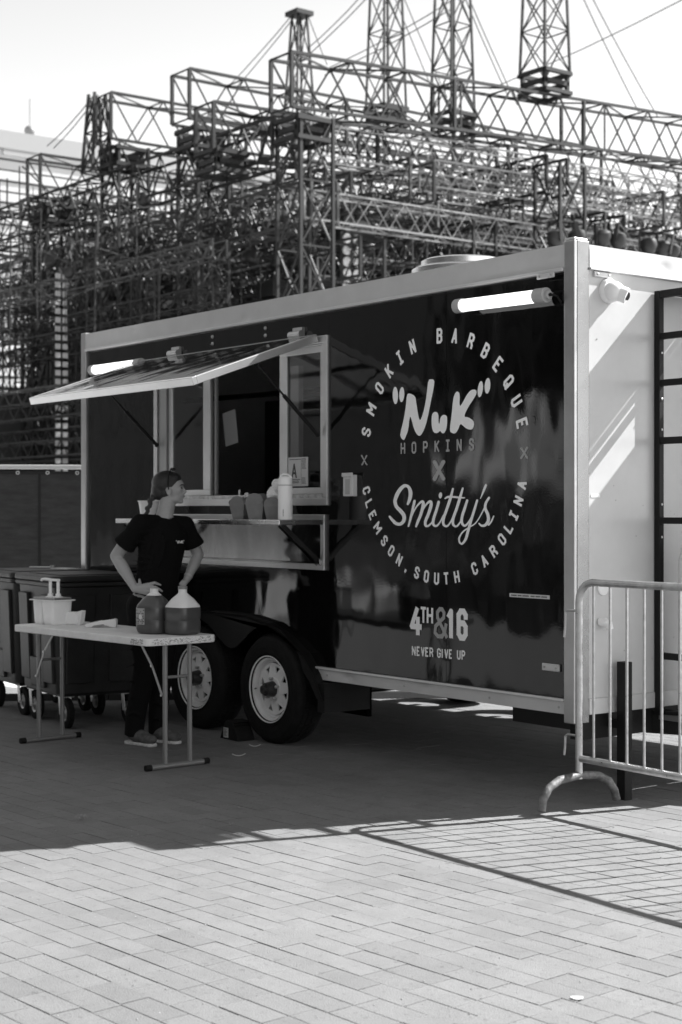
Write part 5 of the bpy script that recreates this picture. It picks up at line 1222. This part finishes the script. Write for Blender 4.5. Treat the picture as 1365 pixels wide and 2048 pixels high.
# ---------------------------------------------------------------- unseen stand-ins added behind the camera to mirror in the black wrap
tag_l = MB().add([(-90,-90,.004),(90,-90,.004),(90,-13.5,.004),(-90,-13.5,.004)], [(0,1,2,3)]).build('reflection_lawn', mat('lawn_dark', .045, .9, var=.3, scale=3)); tag_l['kind'] = 'structure'  # dark ground added to mirror as a dark band in the wrap
hall = thing('reflection_hall', 'unseen dark hall added across the plaza for the wrap reflection', 'building', (-30, -34, 0))  # made-up hall, tall and dark so the upper wrap mirrors black
hm_ = mat('hall_brick', .022, .8, var=.2, scale=1)
MB().box(-60, 20, -12, 0, 0, 21).build('hall_wall', hm_, hall); MB().box(-61, 21, -13, .6, 21.01, 21.8).build('hall_roof', mat('hall_roof', .03, .8), hall)
MB().box(20.01, 110, -16, -4, 0, 16).build('hall_wing', hm_, hall)
for k in range(18):
    MB().box(-57+k*4.2, -55+k*4.2, .005, .12, 1.2, 4.2).build('hall_window', mat('hall_pane', .03, .1), hall); MB().box(-57+k*4.2, -55+k*4.2, .005, .12, 5.6, 8.2).build('hall_window', mat('hall_pane', .2), hall)
def tent(x, y, s, label):
    t = thing('reflection_tent', label, 'tent', (x, y, 0), 0, 'tents added for the wrap reflection')
    for a in (-1, 1):
        for c in (-1, 1): MB().bar((a*s, c*s, 0), (a*s, c*s, 2.2), .03, 6).build('tent_leg', alu_dull, t)
    MB().add([(-s,-s,2.2),(s,-s,2.2),(s,s,2.2),(-s,s,2.2),(0,0,3.9),(-s,-s,1.95),(s,-s,1.95),(s,s,1.95),(-s,s,1.95)], [(0,1,4),(1,2,4),(2,3,4),(3,0,4),(0,5,6,1),(1,6,7,2),(2,7,8,3),(3,8,5,0)]).build('tent_roof', mat('tent_canvas', .35, .8), t)
tent(-17.3, -16.5, 1.2, 'unseen canopy tent added to mirror as a pale patch')  # placed where its mirror image lands as a pale patch
for k, (x, y, w_, h_) in enumerate([(-3.2, -6.2, .55, .8), (-5.2, -7.6, .8, 1.1), (-8.6, -8.4, .6, 1.0), (-1.2, -8.0, .5, .9), (-11.5, -9.5, 1.0, 1.2)]):  # dark shapes added to break up the mirrored bright paving
    t = thing('planter', 'unseen dark planter with low shrub added for the wrap reflection', 'planter', (x, y, 0), .3*k, 'planters added for the wrap reflection')
    MB().lathe([(.0, .001), (w_*.7, .001), (w_, .45), (w_*.9, .45), (w_*.85, .38), (.0, .38)], (0,0,0), 'z', 20).build('pot', mat('pot_dark', .02, .6), t, smooth=True)
    mb = MB(); rr = random.Random(k)
    for q in range(160):
        c = Vector((rr.uniform(-w_, w_)*.8, rr.uniform(-w_, w_)*.8, .40+rr.random()*(h_-.4))); e = Vector((rr.uniform(-1,1), rr.uniform(-1,1), rr.uniform(-1,1))).normalized()*.09; f_ = e.orthogonal().normalized()*.05
        mb.add([c-e, c+f_, c+e, c-f_], [(0,1,2,3)])
    mb.build('shrub', mat('leaf_dark', .03), t)
def oak(x, y, h, seed, label):  # out-of-view tree added as dark cover in the reflections
    rr = random.Random(seed); t = thing('reflection_tree', label, 'tree', (x, y, 0), 0, 'trees added for the wrap reflection')
    MB().tube([(0,0,0), (.1,0,h*.3), (0,.1,h*.6)], [.28, .2, .1], 8).build('trunk', mat('bark', .06, .9), t, smooth=True)
    mb = MB()
    for k in range(900):
        a = rr.uniform(0, 6.28); u = rr.random()**.4; ph = math.acos(rr.uniform(-1, 1)); c = Vector((math.cos(a)*math.sin(ph)*h*.34*u, math.sin(a)*math.sin(ph)*h*.34*u, h*.66+math.cos(ph)*h*.32*u))
        q = Vector((rr.uniform(-1,1), rr.uniform(-1,1), rr.uniform(-1,1))).normalized()*.32; s_ = q.orthogonal().normalized()*.26
        mb.add([c-q, c+s_, c+q, c-s_], [(0,1,2,3)])
    mb.build('crown', mat('leaf_dark', .03, .7), t)
for k, (x, y, h) in enumerate([(-3, -24, 8), (-10, -27, 9), (-18, -25, 8.5), (5, -26, 9), (-27, -27, 9), (12, -25, 8)]): oak(x, y, h, k, 'unseen dark leafy tree added in a row for the wrap reflection')
